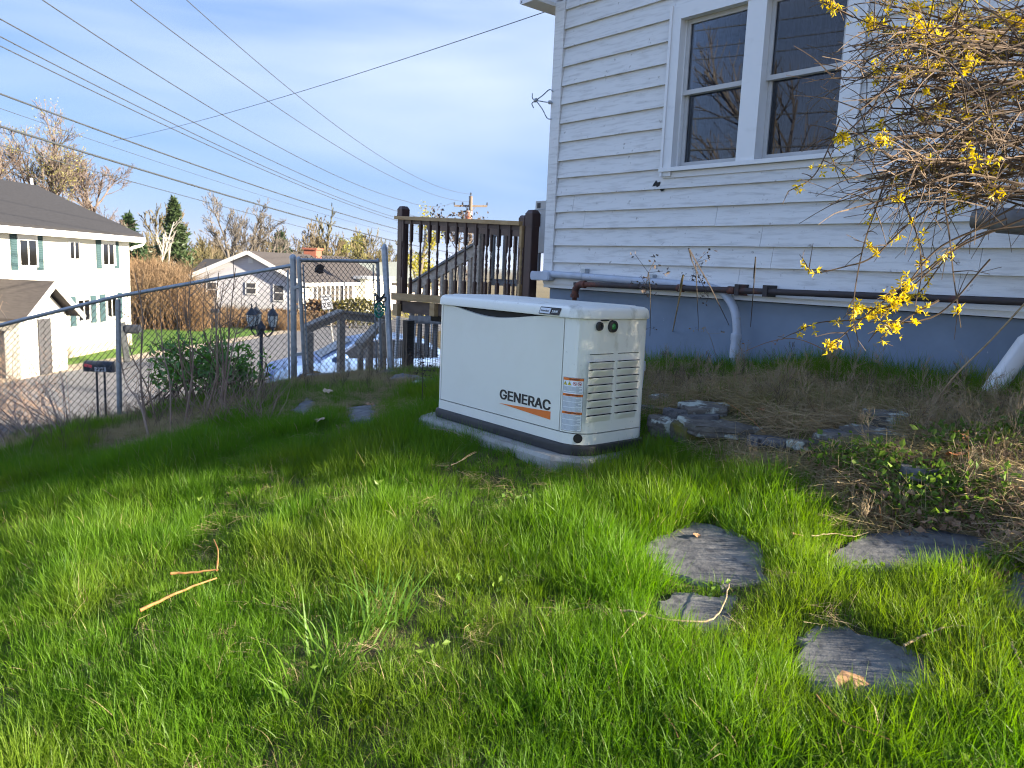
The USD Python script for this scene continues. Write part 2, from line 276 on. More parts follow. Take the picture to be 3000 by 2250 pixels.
# ------------------------------------------------------------------ the ground
def roadpt(t, o): return np.array([-28.0-.66*t+.75*o, 1.8+.75*t+.66*o])      # t along the road from its far edge, o across it towards the yard
_cp = [(-1.3, 1.1, .12), (-.5, 2.2, .27), (-1.6, 2.3, .34), (-2.6, 2.5, .455), (-3.9, 2.3, .44), (-3.9, 1.3, .2), (-2.3, .2, -.05), (-4.8, .5, -.06), (0, 0, .0), (1, 1, .15), (2.5, 3, .5), (0, 3, .45),
       (-4.0, 2.64, .46), (-4.1, 3.3, .47), (-2.4, 3.1, .46), (-1.3, 3.0, .42), (-.5, 3.2, .46), (-2.2, 3.9, .56), (-1, 3.9, .6), (0, 4, .62), (-2.5, 4.9, .62), (0, 4.9, .64), (2.5, 5, .62), (-4.2, 4.7, .58), (-5.2, 4.7, .46), (-5.6, 3.9, .38),
       (-7.6, 3.45, .21), (-7.45, 4.4, .24), (-6, 3.0, .30), (-6.3, 5.2, .30), (-8.2, 5.0, .12), (-8.5, 1.95, -.27), (-6.5, 1.3, -.02), (-9.3, .5, -.6), (-5, -1, -.5), (-2, -2, -.4), (1, -2, -.1),
       (-9.2, 3.5, -.55), (-10.5, 3.5, -1.15), (-12, 4, -1.75), (-14, 4.6, -2.15), (-10.5, -1, -1.3), (-14, 0, -2.2), (-13.5, 9, -1.75), (-16.1, 8.4, -1.95), (-19, 11.5, -2.25), (-10, 9, -.9), (-17.5, 3.7, -2.45), (-18, -2, -2.7), (-10, -6, -1.6),
       (-33, 4.4, -2.9), (-40, 9.9, -2.8), (-45, 3, -2.8), (-58, 20, -2.75), (-60, 35, -2.9), (-70, 10, -3.0), (-8, 14, -.6), (3, 12, .6), (5, 20, .3), (-20, 25, -2.3), (-40, 45, -2.9), (6, -2, .2), (6, 5, .7), (-30, -10, -3.2), (-20, -10, -2.9)]
for _t in range(-10, 45, 5):
    for _o, _z in ((-1.5, -2.98), (0, -3.0), (3.5, -2.93), (7.2, -3.0)):
        _q = roadpt(_t, _o); _cp.append((_q[0], _q[1], _z+.004*max(_t, 0)))
_cp = np.array(_cp, float)
_X0, _X1, _Y0, _Y1, _S = -75., 10., -14., 50., .25
_gx, _gy = np.arange(_X0, _X1+.01, _S), np.arange(_Y0, _Y1+.01, _S)
_coarse = [np.arange(_X0, _X1+.01, .5), np.arange(_Y0, _Y1+.01, .5)]
_q = np.stack(np.meshgrid(*_coarse, indexing='ij'), -1).reshape(-1, 2)
_G = RBFInterpolator(_cp[:, :2], _cp[:, 2], kernel='linear', smoothing=.02, neighbors=24)(_q).reshape(len(_coarse[0]), len(_coarse[1]))
from scipy.ndimage import gaussian_filter
_G = gaussian_filter(_G, 1.0)
def sstep(x, a, b): t = np.clip((np.asarray(x, float)-a)/(b-a), 0, 1); return t*t*(3-2*t)
def ledge(x): return 3.30+.06*np.sin(np.asarray(x)*2.1)+.05*np.sin(np.asarray(x)*5.3)
def H(x, y):
    x, y = np.asarray(x, float), np.asarray(y, float)
    if x.ndim == 0: return H(x[None], y[None] if y.ndim == 0 else y)[0]
    y = np.broadcast_to(y, x.shape)
    z = map_coordinates(_G, [np.clip((x-_X0)/.5, 0, _G.shape[0]-1), np.clip((y-_Y0)/.5, 0, _G.shape[1]-1)], order=1, mode='nearest')
    z = z+.11*sstep(y-ledge(x), -.16, .16)*sstep(x, -3.2, -2.5)*sstep(-x, -4, -2.5)+.10*sstep(y, 3.0, 5.0)*sstep(x, -5.3, -4.)
    near = sstep(-np.hypot(x+3, y-2), -9, -7)
    p = np.stack([x, y, 0*x], -1)
    z = z+near*(.05*(meshkit.noise(p*1.6, 3)-.5)+.025*(meshkit.noise(p*5, 5)-.5))
    out = np.maximum(np.maximum(_X0+3-x, x-_X1+3), np.maximum(_Y0+3-y, y-_Y1+3))
    far = -3.0-4.5*sstep(np.hypot(x, y), 70, 260)
    k = sstep(out, 0, 12); return z*(1-k)+far*k
def hit(px, py, w0=1.2, w1=120.):
    w = np.geomspace(w0, w1, 3000); P = EYE+ray(px, py)*w[:, None]; d = P[:, 2]-H(P[:, 0], P[:, 1])
    i = int(np.argmax(d < 0)); i = max(i, 1); t = d[i-1]/(d[i-1]-d[i]) if d[i-1] != d[i] else 0
    q = P[i-1]+(P[i]-P[i-1])*t; return np.array([q[0], q[1], float(H(q[0], q[1]))])
def ground_poly(px): return Polygon([hit(*p)[:2] for p in px]).buffer(0)
from shapely import contains_xy
def inside(poly, x, y): return contains_xy(poly, x, y)
def gline(a, b, s): return np.arange(a, b+1e-6, s)
_xs = np.unique(np.round(np.concatenate([-np.geomspace(80, 4000, 26), gline(-80, -12, .6), gline(-12, -5.5, .16), gline(-5.5, 1.2, .06), gline(1.2, 10, .5), np.geomspace(11, 2500, 20)]), 4))
_ys = np.unique(np.round(np.concatenate([-np.geomspace(15, 2500, 22), gline(-14, -1, .5), gline(-1, 5.4, .06), gline(5.4, 12, .25), gline(12, 50, .6), np.geomspace(52, 4000, 26)]), 4))
_GX, _GY = np.meshgrid(_xs, _ys, indexing='ij'); _GZ = H(_GX, _GY)
TERRACE = ground_poly([(1890, 1050), (2300, 1090), (3100, 1150), (3100, 1660), (2760, 1560), (2520, 1545), (2420, 1440), (2250, 1400), (2140, 1390), (2000, 1330), (1880, 1300)])
LEFTWEED = ground_poly([(-150, 1190), (300, 1165), (640, 1120), (860, 1085), (1000, 1095), (1280, 1085), (1285, 1160), (1060, 1170), (880, 1180), (640, 1240), (520, 1290), (250, 1330), (-150, 1400)])
GATEZONE = ground_poly([(860, 1090), (1280, 1060), (1280, 1230), (1000, 1240), (700, 1245)])
PAD = Polygon([(-3.84, 2.595), (-2.72, 2.595), (-2.61, 2.68), (-2.61, 3.17), (-3.83, 3.18), (-3.885, 3.1), (-3.885, 2.68)])
_road = Polygon([roadpt(-60, .0), roadpt(90, .0), roadpt(90, 7.4), roadpt(-60, 7.4)])
_drive = Polygon([(-22.5, 9.5), (-13.5, 5.6), (-12.0, 8.0), (-15, 13), (-24, 15)])
def zonecol(x, y):
    p = np.stack([x, y, 0*x], -1); n = meshkit.fbm(p*1.1) if hasattr(meshkit, 'fbm') else meshkit.noise(p*1.1)
    c = np.tile(np.array([.060, .062, .022]), (len(x), 1))                      # thatch under the lawn
    def mix(col, w): nonlocal c; c = c*(1-w[:, None])+np.array(col)*w[:, None]
    mix((.11, .085, .05), sstep(n, .5, .62)*.6)
    mix((.19, .15, .085), inside(TERRACE, x, y)*1.0); mix((.10, .10, .04), inside(TERRACE, x, y)*sstep(meshkit.fbm(p*1.9+7), .47, .6)*.8)
    mix((.15, .105, .062), inside(LEFTWEED, x, y)*.9); mix((.17, .14, .075), inside(GATEZONE, x, y)*.7)
    far = sstep(-x, 8.6, 9.6); mix((.10, .085, .05), far)
    o = .75*(x+28)+.66*(y-1.8)
    mix((.07, .135, .02), far*sstep(-o, .8, 1.4)*sstep(o, -12, -10))            # lawn along the far side of the road
    mix((.17, .135, .05), far*sstep(-o, 10, 13))
    mix((.12, .10, .055), sstep(np.hypot(x, y), 62, 75))
    return c*(.8+.4*meshkit.noise(p*7, 9)[:, None])
_v = np.stack([_GX, _GY, _GZ], -1).reshape(-1, 3); _ni, _nj = _GX.shape
_i, _j = np.meshgrid(np.arange(_ni-1), np.arange(_nj-1), indexing='ij'); _i, _j = _i.ravel(), _j.ravel()
_f = np.stack([_i*_nj+_j, (_i+1)*_nj+_j, (_i+1)*_nj+_j+1, _i*_nj+_j+1], 1)
GROUND = usdkit.material(stage, '/World/Looks/yard_ground', {'a': ('attribute', dict(attribute='soil')), 'g': ('geometry', {}), 'n': ('noise_texture', dict(scale=35., detail=5., roughness=.7)), 'r': ('map_range', dict(from_min=.3, from_max=.7, to_min=.55, to_max=1.5)),
    'x': ('vector_math', dict(math_type='scale')), 'n2': ('noise_texture', dict(scale=90., detail=3.)), 'b': ('bump', dict(strength=.8, distance=.02)), 'p': ('principled_bsdf', dict(roughness=.95, specular_ior_level=.2))},
    [('g.position', 'n.vector'), ('n.fac', 'r.value'), ('a.vector', 'x.vector1'), ('r.result', 'x.scale'), ('x.vector', 'p.base_color'), ('g.position', 'n2.vector'), ('n2.fac', 'b.height'), ('b.normal', 'p.normal')], surface='p.BSDF')
_gm = usdkit.mesh(stage, '/World/ground', (_v, _f), GROUND, True); tag(_gm.GetPrim(), 'sloping yard falling from the house to the street and the land beyond', 'ground', kind='structure')
UsdGeom.PrimvarsAPI(_gm).CreatePrimvar('soil', Sdf.ValueTypeNames.Float3Array, 'vertex').Set(Vt.Vec3fArray.FromNumpy(zonecol(_v[:, 0], _v[:, 1]).astype(np.float32)))
def sheet(name, pts2, dz, m, label, cat, nt=80, no=8, kind='structure'):
    """a sheet lying on the ground; pts2(t, o) for t, o in 0..1"""
    T, O = np.meshgrid(np.linspace(0, 1, nt), np.linspace(0, 1, no), indexing='ij'); xy = np.array([pts2(t, o) for t, o in zip(T.ravel(), O.ravel())])
    z = H(xy[:, 0], xy[:, 1])+dz; i, j = np.meshgrid(np.arange(nt-1), np.arange(no-1), indexing='ij'); i, j = i.ravel(), j.ravel()
    f = np.stack([i*no+j, i*no+j+1, (i+1)*no+j+1, (i+1)*no+j], 1)
    return solo(name, (np.column_stack([xy, z]), f[:, ::-1]), m, label, cat, True, kind=kind)
sheet('road', lambda t, o: roadpt(-22+62*t, 7.4*o), .09, ASPH, 'grey asphalt street running past the white house and away', 'road', 125, 14)
sheet('driveway', lambda t, o: (1-o)*((1-t)*np.array([-22.6, 8.0])+t*np.array([-13.2, 5.4]))+o*((1-t)*np.array([-25.5, 13.8])+t*np.array([-14.5, 11.5])), .12, ASPH, 'grey parking strip where the blue car stands', 'driveway', 30, 16)
sheet('verge', lambda t, o: roadpt(-22+62*t, -1.1+1.4*o), .07, GRAVEL, 'sandy verge along the far edge of the street', 'verge', 125, 5)

# ------------------------------------------------------------------ the clapboard house on the right
YW, XL, XR = 5.0, -5.491, .2
house = thing('clapboard_house', 'white clapboard house on a blue foundation beside the generator', 'house', (XL, YW, .3))
fm = B().box((XL+.03, YW+.035, -.2), (XR-.03, YW+.3, 1.256)); put(house, 'foundation', fm, FOUND)
put(house, 'sill_board', B().box((XL, YW-.022, 1.256), (XR, YW+.04, 1.292)).box((XL, YW-.034, 1.292), (XR, YW+.04, 1.333)), TRIM)
WX0, WX1, WZ0, WZ1 = -4.045, -2.70, 2.255, 3.365
wb = B()
for lo, hi in (((XL+.02, YW+.02, 1.25), (WX0, YW+.14, 4.2)), ((WX1, YW+.02, 1.25), (XR-.02, YW+.14, 4.2)), ((WX0, YW+.02, 1.25), (WX1, YW+.14, WZ0)), ((WX0, YW+.02, WZ1), (WX1, YW+.14, 4.2))): wb.box(lo, hi)
wb.box((XL+.02, YW+.14, 1.2), (XL+.14, YW+9, 4.2)).box((XR-.14, YW+.14, 1.2), (XR-.02, YW+9, 4.2)).box((XL+.02, YW+8.88, 1.2), (XR-.02, YW+9, 4.2)).box((XL+.14, YW+.3, 1.2), (XR-.14, YW+8.9, 1.25))
put(house, 'wall', wb, DARKROOM)
xm = (XL+XR)/2
put(house, 'gable', B().prism(Polygon([(XL+.02, 4.2), (XR-.02, 4.2), (xm, 6.6)]), (0, YW+.02, 0), (1, 0, 0), (0, 0, 1), (0, .12, 0)), WHITE)
rb = B()
for s, xe in ((-1, XL-.21), (1, XR+.21)):
    a, b = np.array([xe, 0, 3.95]), np.array([xm, 0, 6.72]); d = unit(b-a); nn = np.array([-d[2]*s, 0, abs(d[0])]) if s < 0 else np.array([d[2], 0, abs(d[0])])
    nn = unit(np.cross(d, (0, 1, 0))); nn = nn if nn[2] > 0 else -nn
    q = [a, b, b+nn*.08, a+nn*.08]; rb.loft([[p+[0, YW-.30, 0] for p in q], [p+[0, YW+9.3, 0] for p in q]])
rf = put(house, 'roof', rb, SHING)
ev = B().box((XL-.22, YW-.28, 3.78), (XL-.19, YW+9.2, 3.95)).box((XL-.20, YW-.28, 3.77), (XL-.005, YW+9.2, 3.80)).box((XR+.005, YW-.28, 3.77), (XR+.21, YW+9.2, 3.80))
ev.prism(Polygon([(XL-.215, 3.80), (XL-.002, 3.80), (XL-.002, 3.99), (XL-.215, 3.94)]), (0, YW-.03, 0), (1, 0, 0), (0, 0, 1), (0, .05, 0))
put(house, 'eave', ev, TRIM)
put(house, 'gutter_elbow', B().tube(bez([(XL-.17, YW+.20, 3.80), (XL-.155, YW+.20, 3.72), (XL-.09, YW+.21, 3.62), (XL-.05, YW+.22, 3.5)], 6), .045, 10), TRIM, 40)
put(house, 'corner_board', B().box((XL-.004, YW-.036, 1.333), (XL+.118, YW+.02, 3.80)).box((XL-.004, YW+.02, 1.333), (XL+.018, YW+.14, 3.80)), WHITE)
put(house, 'corner_board', B().box((XR-.118, YW-.03, 1.333), (XR+.004, YW+.05, 3.80)), WHITE)
lines = [1.333, 1.492, 1.646, 1.799, 1.947, 2.098, 2.253, 2.406, 2.571, 2.738, 2.904, 3.065, 3.230, 3.392, 3.552, 3.718, 3.884, 4.05, 4.21]
joints = {0: (-5.02, -3.36, -1.85), 1: (-3.10, -1.75), 2: (-3.2,), 3: (-5.0, -3.6), 4: (-5.15, -2.3), 5: (-3.45,), 16: (-4.9,), 15: (-5.06,), 14: (-1.9,), 10: (-2.1,), 8: (-1.8,)}
CX0, CX1, CZ0, CZ1 = -4.135, -2.572, 2.19, 3.47
for k in range(len(lines)-1):
    z0, z1 = lines[k], lines[k+1]
    spans = [(XL+.12, XR-.12)]
    notch = z0 < CZ1 and z1 > CZ0+.02
    if notch: spans = [(XL+.12, CX0-.003), (CX1+.003, XR-.12)]
    for a, b in spans:
        cuts = [a]+[j for j in joints.get(k, ()) if a < j < b]+[b]
        for u, v in zip(cuts[:-1], cuts[1:]):
            u, v = u+.0014*(u != a), v-.0014*(v != b); dz = rng.normal(0, .0016, 4); zz = np.minimum(z0, z0)
            prof = lambda x, e: np.array([(x, YW-.028+e*.3, z0+e), (x, YW-.004, z1+.012), (x, YW+.02, z1+.012), (x, YW+.02, z0+e)])
            nseg = max(2, int((v-u)/.35)+1); xs_ = np.linspace(u, v, nseg); e = rng.normal(0, .0013, nseg)+.001*rng.normal()
            put(house, 'clapboard', B().loft([prof(x, ee) for x, ee in zip(xs_, e)]), WHITE)
put(house, 'clapboard', B().loft([np.array([(x, YW-.028, 2.098), (x, YW-.016, CZ0+.002), (x, YW+.02, CZ0+.002), (x, YW+.02, 2.098)]) for x in (CX0-.003, CX1+.003)]), WHITE)
put(house, 'clapboard', B().loft([np.array([(x, YW-.014, CZ1+.001), (x, YW-.003, 3.56), (x, YW+.02, 3.56), (x, YW+.02, CZ1+.001)]) for x in (CX0-.003, CX1+.003)]), WHITE)
# window: casing > sashes, panes, rails, sill
cas = B(); yc = YW-.046
cas.box((CX0, yc, CZ0), (WX0, YW+.02, CZ1)).box((WX1, yc, CZ0), (CX1, YW+.02, CZ1)).box((WX0, yc, WZ1), (WX1, YW+.02, CZ1))
cas.box((CX0-.012, yc-.012, CZ0), (CX0+.012, yc, CZ1)).box((CX1-.012, yc-.012, CZ0), (CX1+.012, yc, CZ1))
cas.box((-3.455, yc+.004, WZ0), (-3.30, YW+.13, WZ1)).box((WX0, YW+.02, WZ0), (WX0+.012, YW+.14, WZ1)).box((WX1-.012, YW+.02, WZ0), (WX1, YW+.14, WZ1))
win = put(house, 'window', cas, TRIM)
put(win, 'sill', B().box((CX0-.02, YW-.062, CZ0+.035), (CX1+.02, YW+.1, WZ0)).box((CX0, YW-.03, CZ0-.012), (CX1, YW+.02, CZ0+.033)), TRIM)
for a, b in ((WX0+.014, -3.456), (-3.299, WX1-.014)):
    for zlo, zhi, yo in ((WZ0, 2.842, .055), (2.808, WZ1, .022)):
        w = .032; y0, y1 = YW+yo, YW+yo+.03
        sb = B().box((a, y0, zlo), (a+w, y1, zhi)).box((b-w, y0, zlo), (b, y1, zhi)).box((a+w, y0, zhi-.034), (b-w, y1, zhi)).box((a+w, y0, zlo), (b-w, y1, zlo+(.046 if yo > .03 else .034)))
        sh = put(win, 'sash', sb, VINYLSASH)
        put(win, 'pane', B().box((a+w, YW+yo+.012, zlo+.03), (b-w, YW+yo+.017, zhi-.03)), GLASS)
    xs_ = np.linspace(a-.02, b+.02, 60); yy = YW+.28+.018*np.sin(xs_*95)+.012*np.sin(xs_*37)
    v = np.vstack([np.column_stack([xs_, yy, 0*xs_+WZ0-.05]), np.column_stack([xs_, yy, 0*xs_+WZ1+.05])])
    put(win, 'curtain', (v, [[i, i+1, 61+i, 60+i] for i in range(59)]), CURTAIN, True)
hole = Polygon([(-4.225, 2.14), (-4.20, 2.168), (-4.185, 2.15), (-4.155, 2.155), (-4.16, 2.125), (-4.185, 2.112), (-4.2, 2.125), (-4.235, 2.12)])
put(house, 'hole', B().prism(hole, (0, YW-.0262, 0), (1, 0, 0), (0, 0, 1), (0, .002, 0)).prism(Polygon([(-4.16, 2.098), (-4.11, 2.098), (-4.125, 2.08), (-4.145, 2.078)]), (0, YW-.0225, 0), (1, 0, 0), (0, 0, 1), (0, .002, 0)), DARKGAP)
# wire bracket on the corner board
bk = thing('wire_bracket', 'bent grey wire bracket with a knob on the white corner board', 'bracket', (XL, YW, 2.9))
c0 = np.array([XL-.145, YW-.10, 2.965]); put(bk, 'knob', B().lathe([(0, -.02), (.016, -.016), (.02, 0), (.016, .016), (0, .02)], c0, 8, (1, 0, .2)), GALV, True)
put(bk, 'knob', B().lathe([(0, -.02), (.014, -.014), (.019, 0), (.014, .014), (0, .02)], (XL+.0, YW-.055, 2.935), 8, (0, 1, 0)), GALV, True)
for p in ([(XL+.02, YW-.032, 3.03), (XL-.02, YW-.05, 3.05), (XL-.08, YW-.08, 3.0), tuple(c0)], [(XL+.02, YW-.032, 2.79), (XL-.03, YW-.05, 2.80), (XL-.07, YW-.08, 2.88), tuple(c0)], [(XL+.02, YW-.04, 2.93), (XL-.06, YW-.07, 2.945), tuple(c0)],
          [tuple(c0), (XL-.18, YW-.11, 2.985), (XL-.185, YW-.11, 3.03)], [tuple(c0), (XL-.185, YW-.11, 2.94), (XL-.17, YW-.1, 2.90)]): put(bk, 'wire', B().tube(bez(p, 6), .0055, 6), GALV, 40)
# utility box on the far side wall
ub = thing('utility_box', 'tall beige metal utility box on the hidden side wall, behind the corner', 'utility box', (-5.7, 5.5, 1.4))
u0, u1 = atY(1591, 592, 5.45), atY(1591, 742, 5.45)
put(ub, 'cabinet', B().box((u0[0], 5.35, u1[2]), (XL+.01, 5.62, u0[2])), mat('beige_cabinet', (.50, .48, .45), .5, (.44, .42, .39), 8.)); put(ub, 'lid', B().box((u0[0]-.01, 5.345, u0[2]-.09), (XL+.01, 5.63, u0[2]-.08)), GALV)
put(ub, 'notice', B().box((u0[0]+.03, 5.345, u1[2]+.45), (u0[0]+.075, 5.349, u1[2]+.5)), INK); put(ub, 'notice', B().box((u0[0]+.03, 5.345, u1[2]+.26), (u0[0]+.09, 5.349, u1[2]+.40)), LABELW)

# gas pipe
gp = thing('gas_pipe', 'rusty black gas pipe along the wall with an elbow behind the generator', 'pipe', (-4.96, 4.88, 1.3))
e = np.array([-4.955, 4.88, 1.305]); zr = lambda x: 1.305+(x+4.955)*.0128
put(gp, 'pipe', B().tube([(-4.70, 4.88, zr(-4.70)), (-3.9, 4.88, zr(-3.9)), (XR, 4.88, zr(XR))], .0225, 14), RUST, 40)
put(gp, 'pipe', B().tube([(-4.90, 4.88, zr(-4.9)), (-4.70, 4.88, zr(-4.70))], .0226, 14), RUST2, 40, label='heavily rusted end length of the pipe')
put(gp, 'elbow', B().tube([(-4.84, 4.88, 1.306), (-4.89, 4.88, 1.306), (-4.93, 4.88, 1.292), (-4.957, 4.88, 1.262), (-4.965, 4.88, 1.20)], [.0335, .031, .031, .031, .0335], 14).lathe([(.038, 0), (.038, .03)], (-4.965, 4.88, 1.185), 14), RUST2, 40)
put(gp, 'riser', B().tube([(-4.965, 4.88, 1.20), (-4.965, 4.88, .6)], .0215, 12), RUST2, 40)
for x in (-3.80, -3.34): put(gp, 'coupling', B().lathe([(.023, -.03), (.029, -.028), (.029, .028), (.023, .03)], (x, 4.88, zr(x)), 14, (1, 0, 0)), RUST2, 40)
for x in (-4.98, -3.28, -3.05, -2.16): put(gp, 'strap', B().box((x-.018, 4.85, zr(x)-.036), (x+.018, YW-.02, zr(x)+.045)) if x > -4.9 else B().box((x-.01, 4.88, 1.29), (x+.01, YW-.03, 1.32)), RUST)
# grey electrical conduit
cd = thing('electrical_conduit', 'grey plastic conduit along the sill, bending down into the grass', 'conduit', (-5.4, 4.95, 1.37))
cy = 4.935; zc = lambda x: 1.382-(x+5.4)*.020
put(cd, 'conduit', B().tube(np.vstack([[(-5.45, cy, zc(-5.45)), (-4.4, cy, zc(-4.4)), (-3.72, cy, zc(-3.72))], bez([(-3.60, cy, 1.343), (-3.44, cy-.01, 1.30), (-3.33, cy-.02, 1.19), (-3.29, cy-.025, 1.06), (-3.285, cy-.03, .98)], 7)]), .031, 16), PVC, 40)
put(cd, 'coupling', B().lathe([(.031, 0), (.038, .004), (.038, .10), (.036, .104), (.036, .13), (.040, .135), (.040, .18), (.031, .185)], (-3.285, cy-.03, .83), 16), PVC, 40)
put(cd, 'riser', B().tube([(-3.285, cy-.03, .84), (-3.285, cy-.03, .6)], .026, 12), PVC, 40)
a, b = atY(1557, 808, cy-.03), atY(1612, 808, cy-.03); zz = (a[2]+b[2])/2
put(cd, 'junction_box', B().loft([rrect(a[0], b[0], zz-.042, zz+.042, [.028]*4, 0)[:, [0, 2, 1]]*[1, 0, 1]+[0, y, 0] for y in (cy-.045, cy-.042, cy+.04)]), PVC, 40)
put(cd, 'junction_cover', B().loft([rrect(a[0]+.006, b[0]-.012, zz-.036, zz+.036, [.025]*4, 0)[:, [0, 2, 1]]*[1, 0, 1]+[0, y, 0] for y in (cy-.051, cy-.0455)]), PVC)
put(cd, 'clip', B().lathe([(.034, -.012), (.034, .012)], (-4.93, cy, zc(-4.93)), 12, (1, 0, 0)).box((-4.95, cy-.008, zc(-4.93)+.03), (-4.90, YW-.02, zc(-4.93)+.07)), GALV)
put(cd, 'clip', B().lathe([(.034, -.012), (.034, .012)], (-4.15, cy, zc(-4.15)), 12, (1, 0, 0)).box((-4.17, cy-.008, zc(-4.15)+.03), (-4.13, YW-.02, zc(-4.15)+.06)), GALV)
# vent duct and downspout at the right
vd = thing('vent_pipe', 'dark grey vent pipe with an open mouth behind the yellow shrub', 'vent pipe', (-1.7, 4.6, 1.8))
v0 = atY(2852, 640, 4.62); v1 = v0+np.array([.62, .02, -.06])
put(vd, 'duct', B().tube([v0, v0+(v1-v0)*.16, v0+(v1-v0)*.2, v1, v1+[.06, .1, 0], v1+[.07, .4, 0]], [.052, .052, .066, .066, .066, .066], 16, cap=False), mat('grey_duct', (.16, .155, .15), .6, (.11, .1, .1), 10.), 40)
put(vd, 'mouth', B().lathe([(.0, .03), (.046, .03)], v0, 16, unit(v1-v0)), DARKGAP)
ds = thing('downspout', 'white downspout extension slanting into the ivy at the right edge', 'downspout', (-1.4, 4.6, .9))
dw_ = depth(hit(2888, 1182)); p0, p1 = atw(2892, 1166, dw_), atw(3006, 1006, dw_+.12); put(ds, 'extension', B().tube([p0, p1, p1+[.08, .13, .09]], .052, 14, cap=False), TRIM, 40)
put(ds, 'pipe', B().tube([p1+[.07, .12, .08], p1+[.16, .25, .2], p1+[.18, .28, .4], (p1[0]+.18, 4.9, 3.8)], .052, 14), TRIM, 40)
# ------------------------------------------------------------------ generator on its pad
gx0, gx1, gy0, gy1, gz = -3.825, -2.61, 2.64, 3.125, .51
solo('concrete_pad', B().loft([np.column_stack([*np.array(PAD.buffer(.01).buffer(.05).simplify(.006).exterior.coords)[:-1].T, np.full(len(PAD.buffer(.01).buffer(.05).simplify(.006).exterior.coords)-1, z)]) for z in (.30, .488)] +
     [np.column_stack([*np.array(affinity.scale(PAD.buffer(.01).buffer(.05).simplify(.006), .985, .97).exterior.coords)[:-1].T, np.full(len(PAD.buffer(.01).buffer(.05).simplify(.006).exterior.coords)-1, .507)])]), CONC, 'grey stone-like slab pad under the cream generator', 'pad')
gen = thing('generator', 'cream standby generator with louvred end standing on the slab', 'generator', ((gx0+gx1)/2, (gy0+gy1)/2, gz))
RC = .125; rad = [RC, .05, .04, .035]
def ring(grow, z, n=9): return rrect(gx0-grow, gx1+grow, gy0-grow, gy1+grow, [r+grow for r in rad], z, n)
put(gen, 'skid', B().loft([ring(.018, gz), ring(.020, gz+.03), ring(.014, gz+.046), ring(.004, gz+.05)]), BLACK, 40)
put(gen, 'base_panel', B().loft([ring(.0, gz+.05), ring(0, gz+.103)]), CREAM, 40)
core = ring(-.012, gz+.10); put(gen, 'core', B().loft([ring(-.012, gz+.10), ring(-.012, gz+.675)]), DARKGAP)
XS = -2.742; ZB, ZT = gz+.108, gz+.672
# end panel: wraps the rounded corner; a ring strip from the seam round the end to the back
full = rrect(gx0, gx1, gy0, gy1, rad, 0, 13)
def strip(pts, z0, z1, th=.004):
    """a thin wall standing on the open path pts"""
    pts = np.asarray(pts)[:, :2]; t = np.gradient(pts, axis=0); t /= np.linalg.norm(t, axis=1, keepdims=True); nrm = np.column_stack([t[:, 1], -t[:, 0]]); inn = pts-nrm*th
    return B().loft([np.array([(p[0], p[1], z0), (p[0], p[1], z1), (q[0], q[1], z1), (q[0], q[1], z0)]) for p, q in zip(pts, inn)])
# order: front-right corner arc first (13), back-right (13), back-left (13), front-left (13)
endp = [(XS, gy0)]+[tuple(p[:2]) for p in full[:26]]+[(-3.2, gy1)]
LY0, LY1, LY2, LY3, LZ0, LZ1 = 2.685, 2.86, 2.885, 3.050, .695, 1.012
put(gen, 'end_panel', strip(endp, ZB, ZT, .006), CREAMD, 40)
put(gen, 'back_panel', strip([(-3.204, gy1), tuple(full[26][:2])]+[tuple(p[:2]) for p in full[27:39]]+[(gx0, gy0+.06)], ZB, ZT, .006), CREAM, 40)
put(gen, 'corner_strip', strip([(gx0, gy0+.056)]+[tuple(p[:2]) for p in full[39:]]+[(-3.786, gy0)], ZB, ZT, .006), CREAM, 40)
# front door with the dished handle recess under the hood
ax, bx = -3.69, -2.86; t_ = np.linspace(0, 1, 31); arc = ZT-.040*np.sin(np.pi*t_**1.15)**1.3
door = Polygon([(-3.780, ZB), (XS-.005, ZB), (XS-.005, ZT)]+[(bx+(ax-bx)*t, z) for t, z in zip(t_, arc)][0:]+[(-3.780, ZT)])
put(gen, 'front_door', B().prism(door, (0, gy0-.001, 0), (1, 0, 0), (0, 0, 1), (0, .012, 0)), CREAM)
rx = bx+(ax-bx)*t_; v = np.vstack([np.column_stack([rx, 0*rx+gy0-.001, arc]), np.column_stack([rx, 0*rx+gy0+.040, arc+.25*(ZT-arc)]), np.column_stack([rx, 0*rx+gy0+.042, 0*rx+ZT+.005])]); n_ = 31
put(gen, 'handle_recess', (v, [[r*n_+i, r*n_+i+1, (r+1)*n_+i+1, (r+1)*n_+i] for r in range(2) for i in range(30)]), CREAM, True)
# hood
hr = lambda g, z: rrect(gx0-g, gx1+g, gy0-g, gy1+g, [max(.02, r+g) for r in rad], z, 9)
put(gen, 'hood', B().loft([hr(.002, ZT+.004), hr(.010, ZT+.002), hr(.012, ZT+.010), hr(.008, ZT+.040), hr(-.002, ZT+.053), hr(-.018, ZT+.060), hr(-.05, ZT+.063), hr(-.055, ZT+.066), hr(-.2, ZT+.069)]), CREAMD, 35)
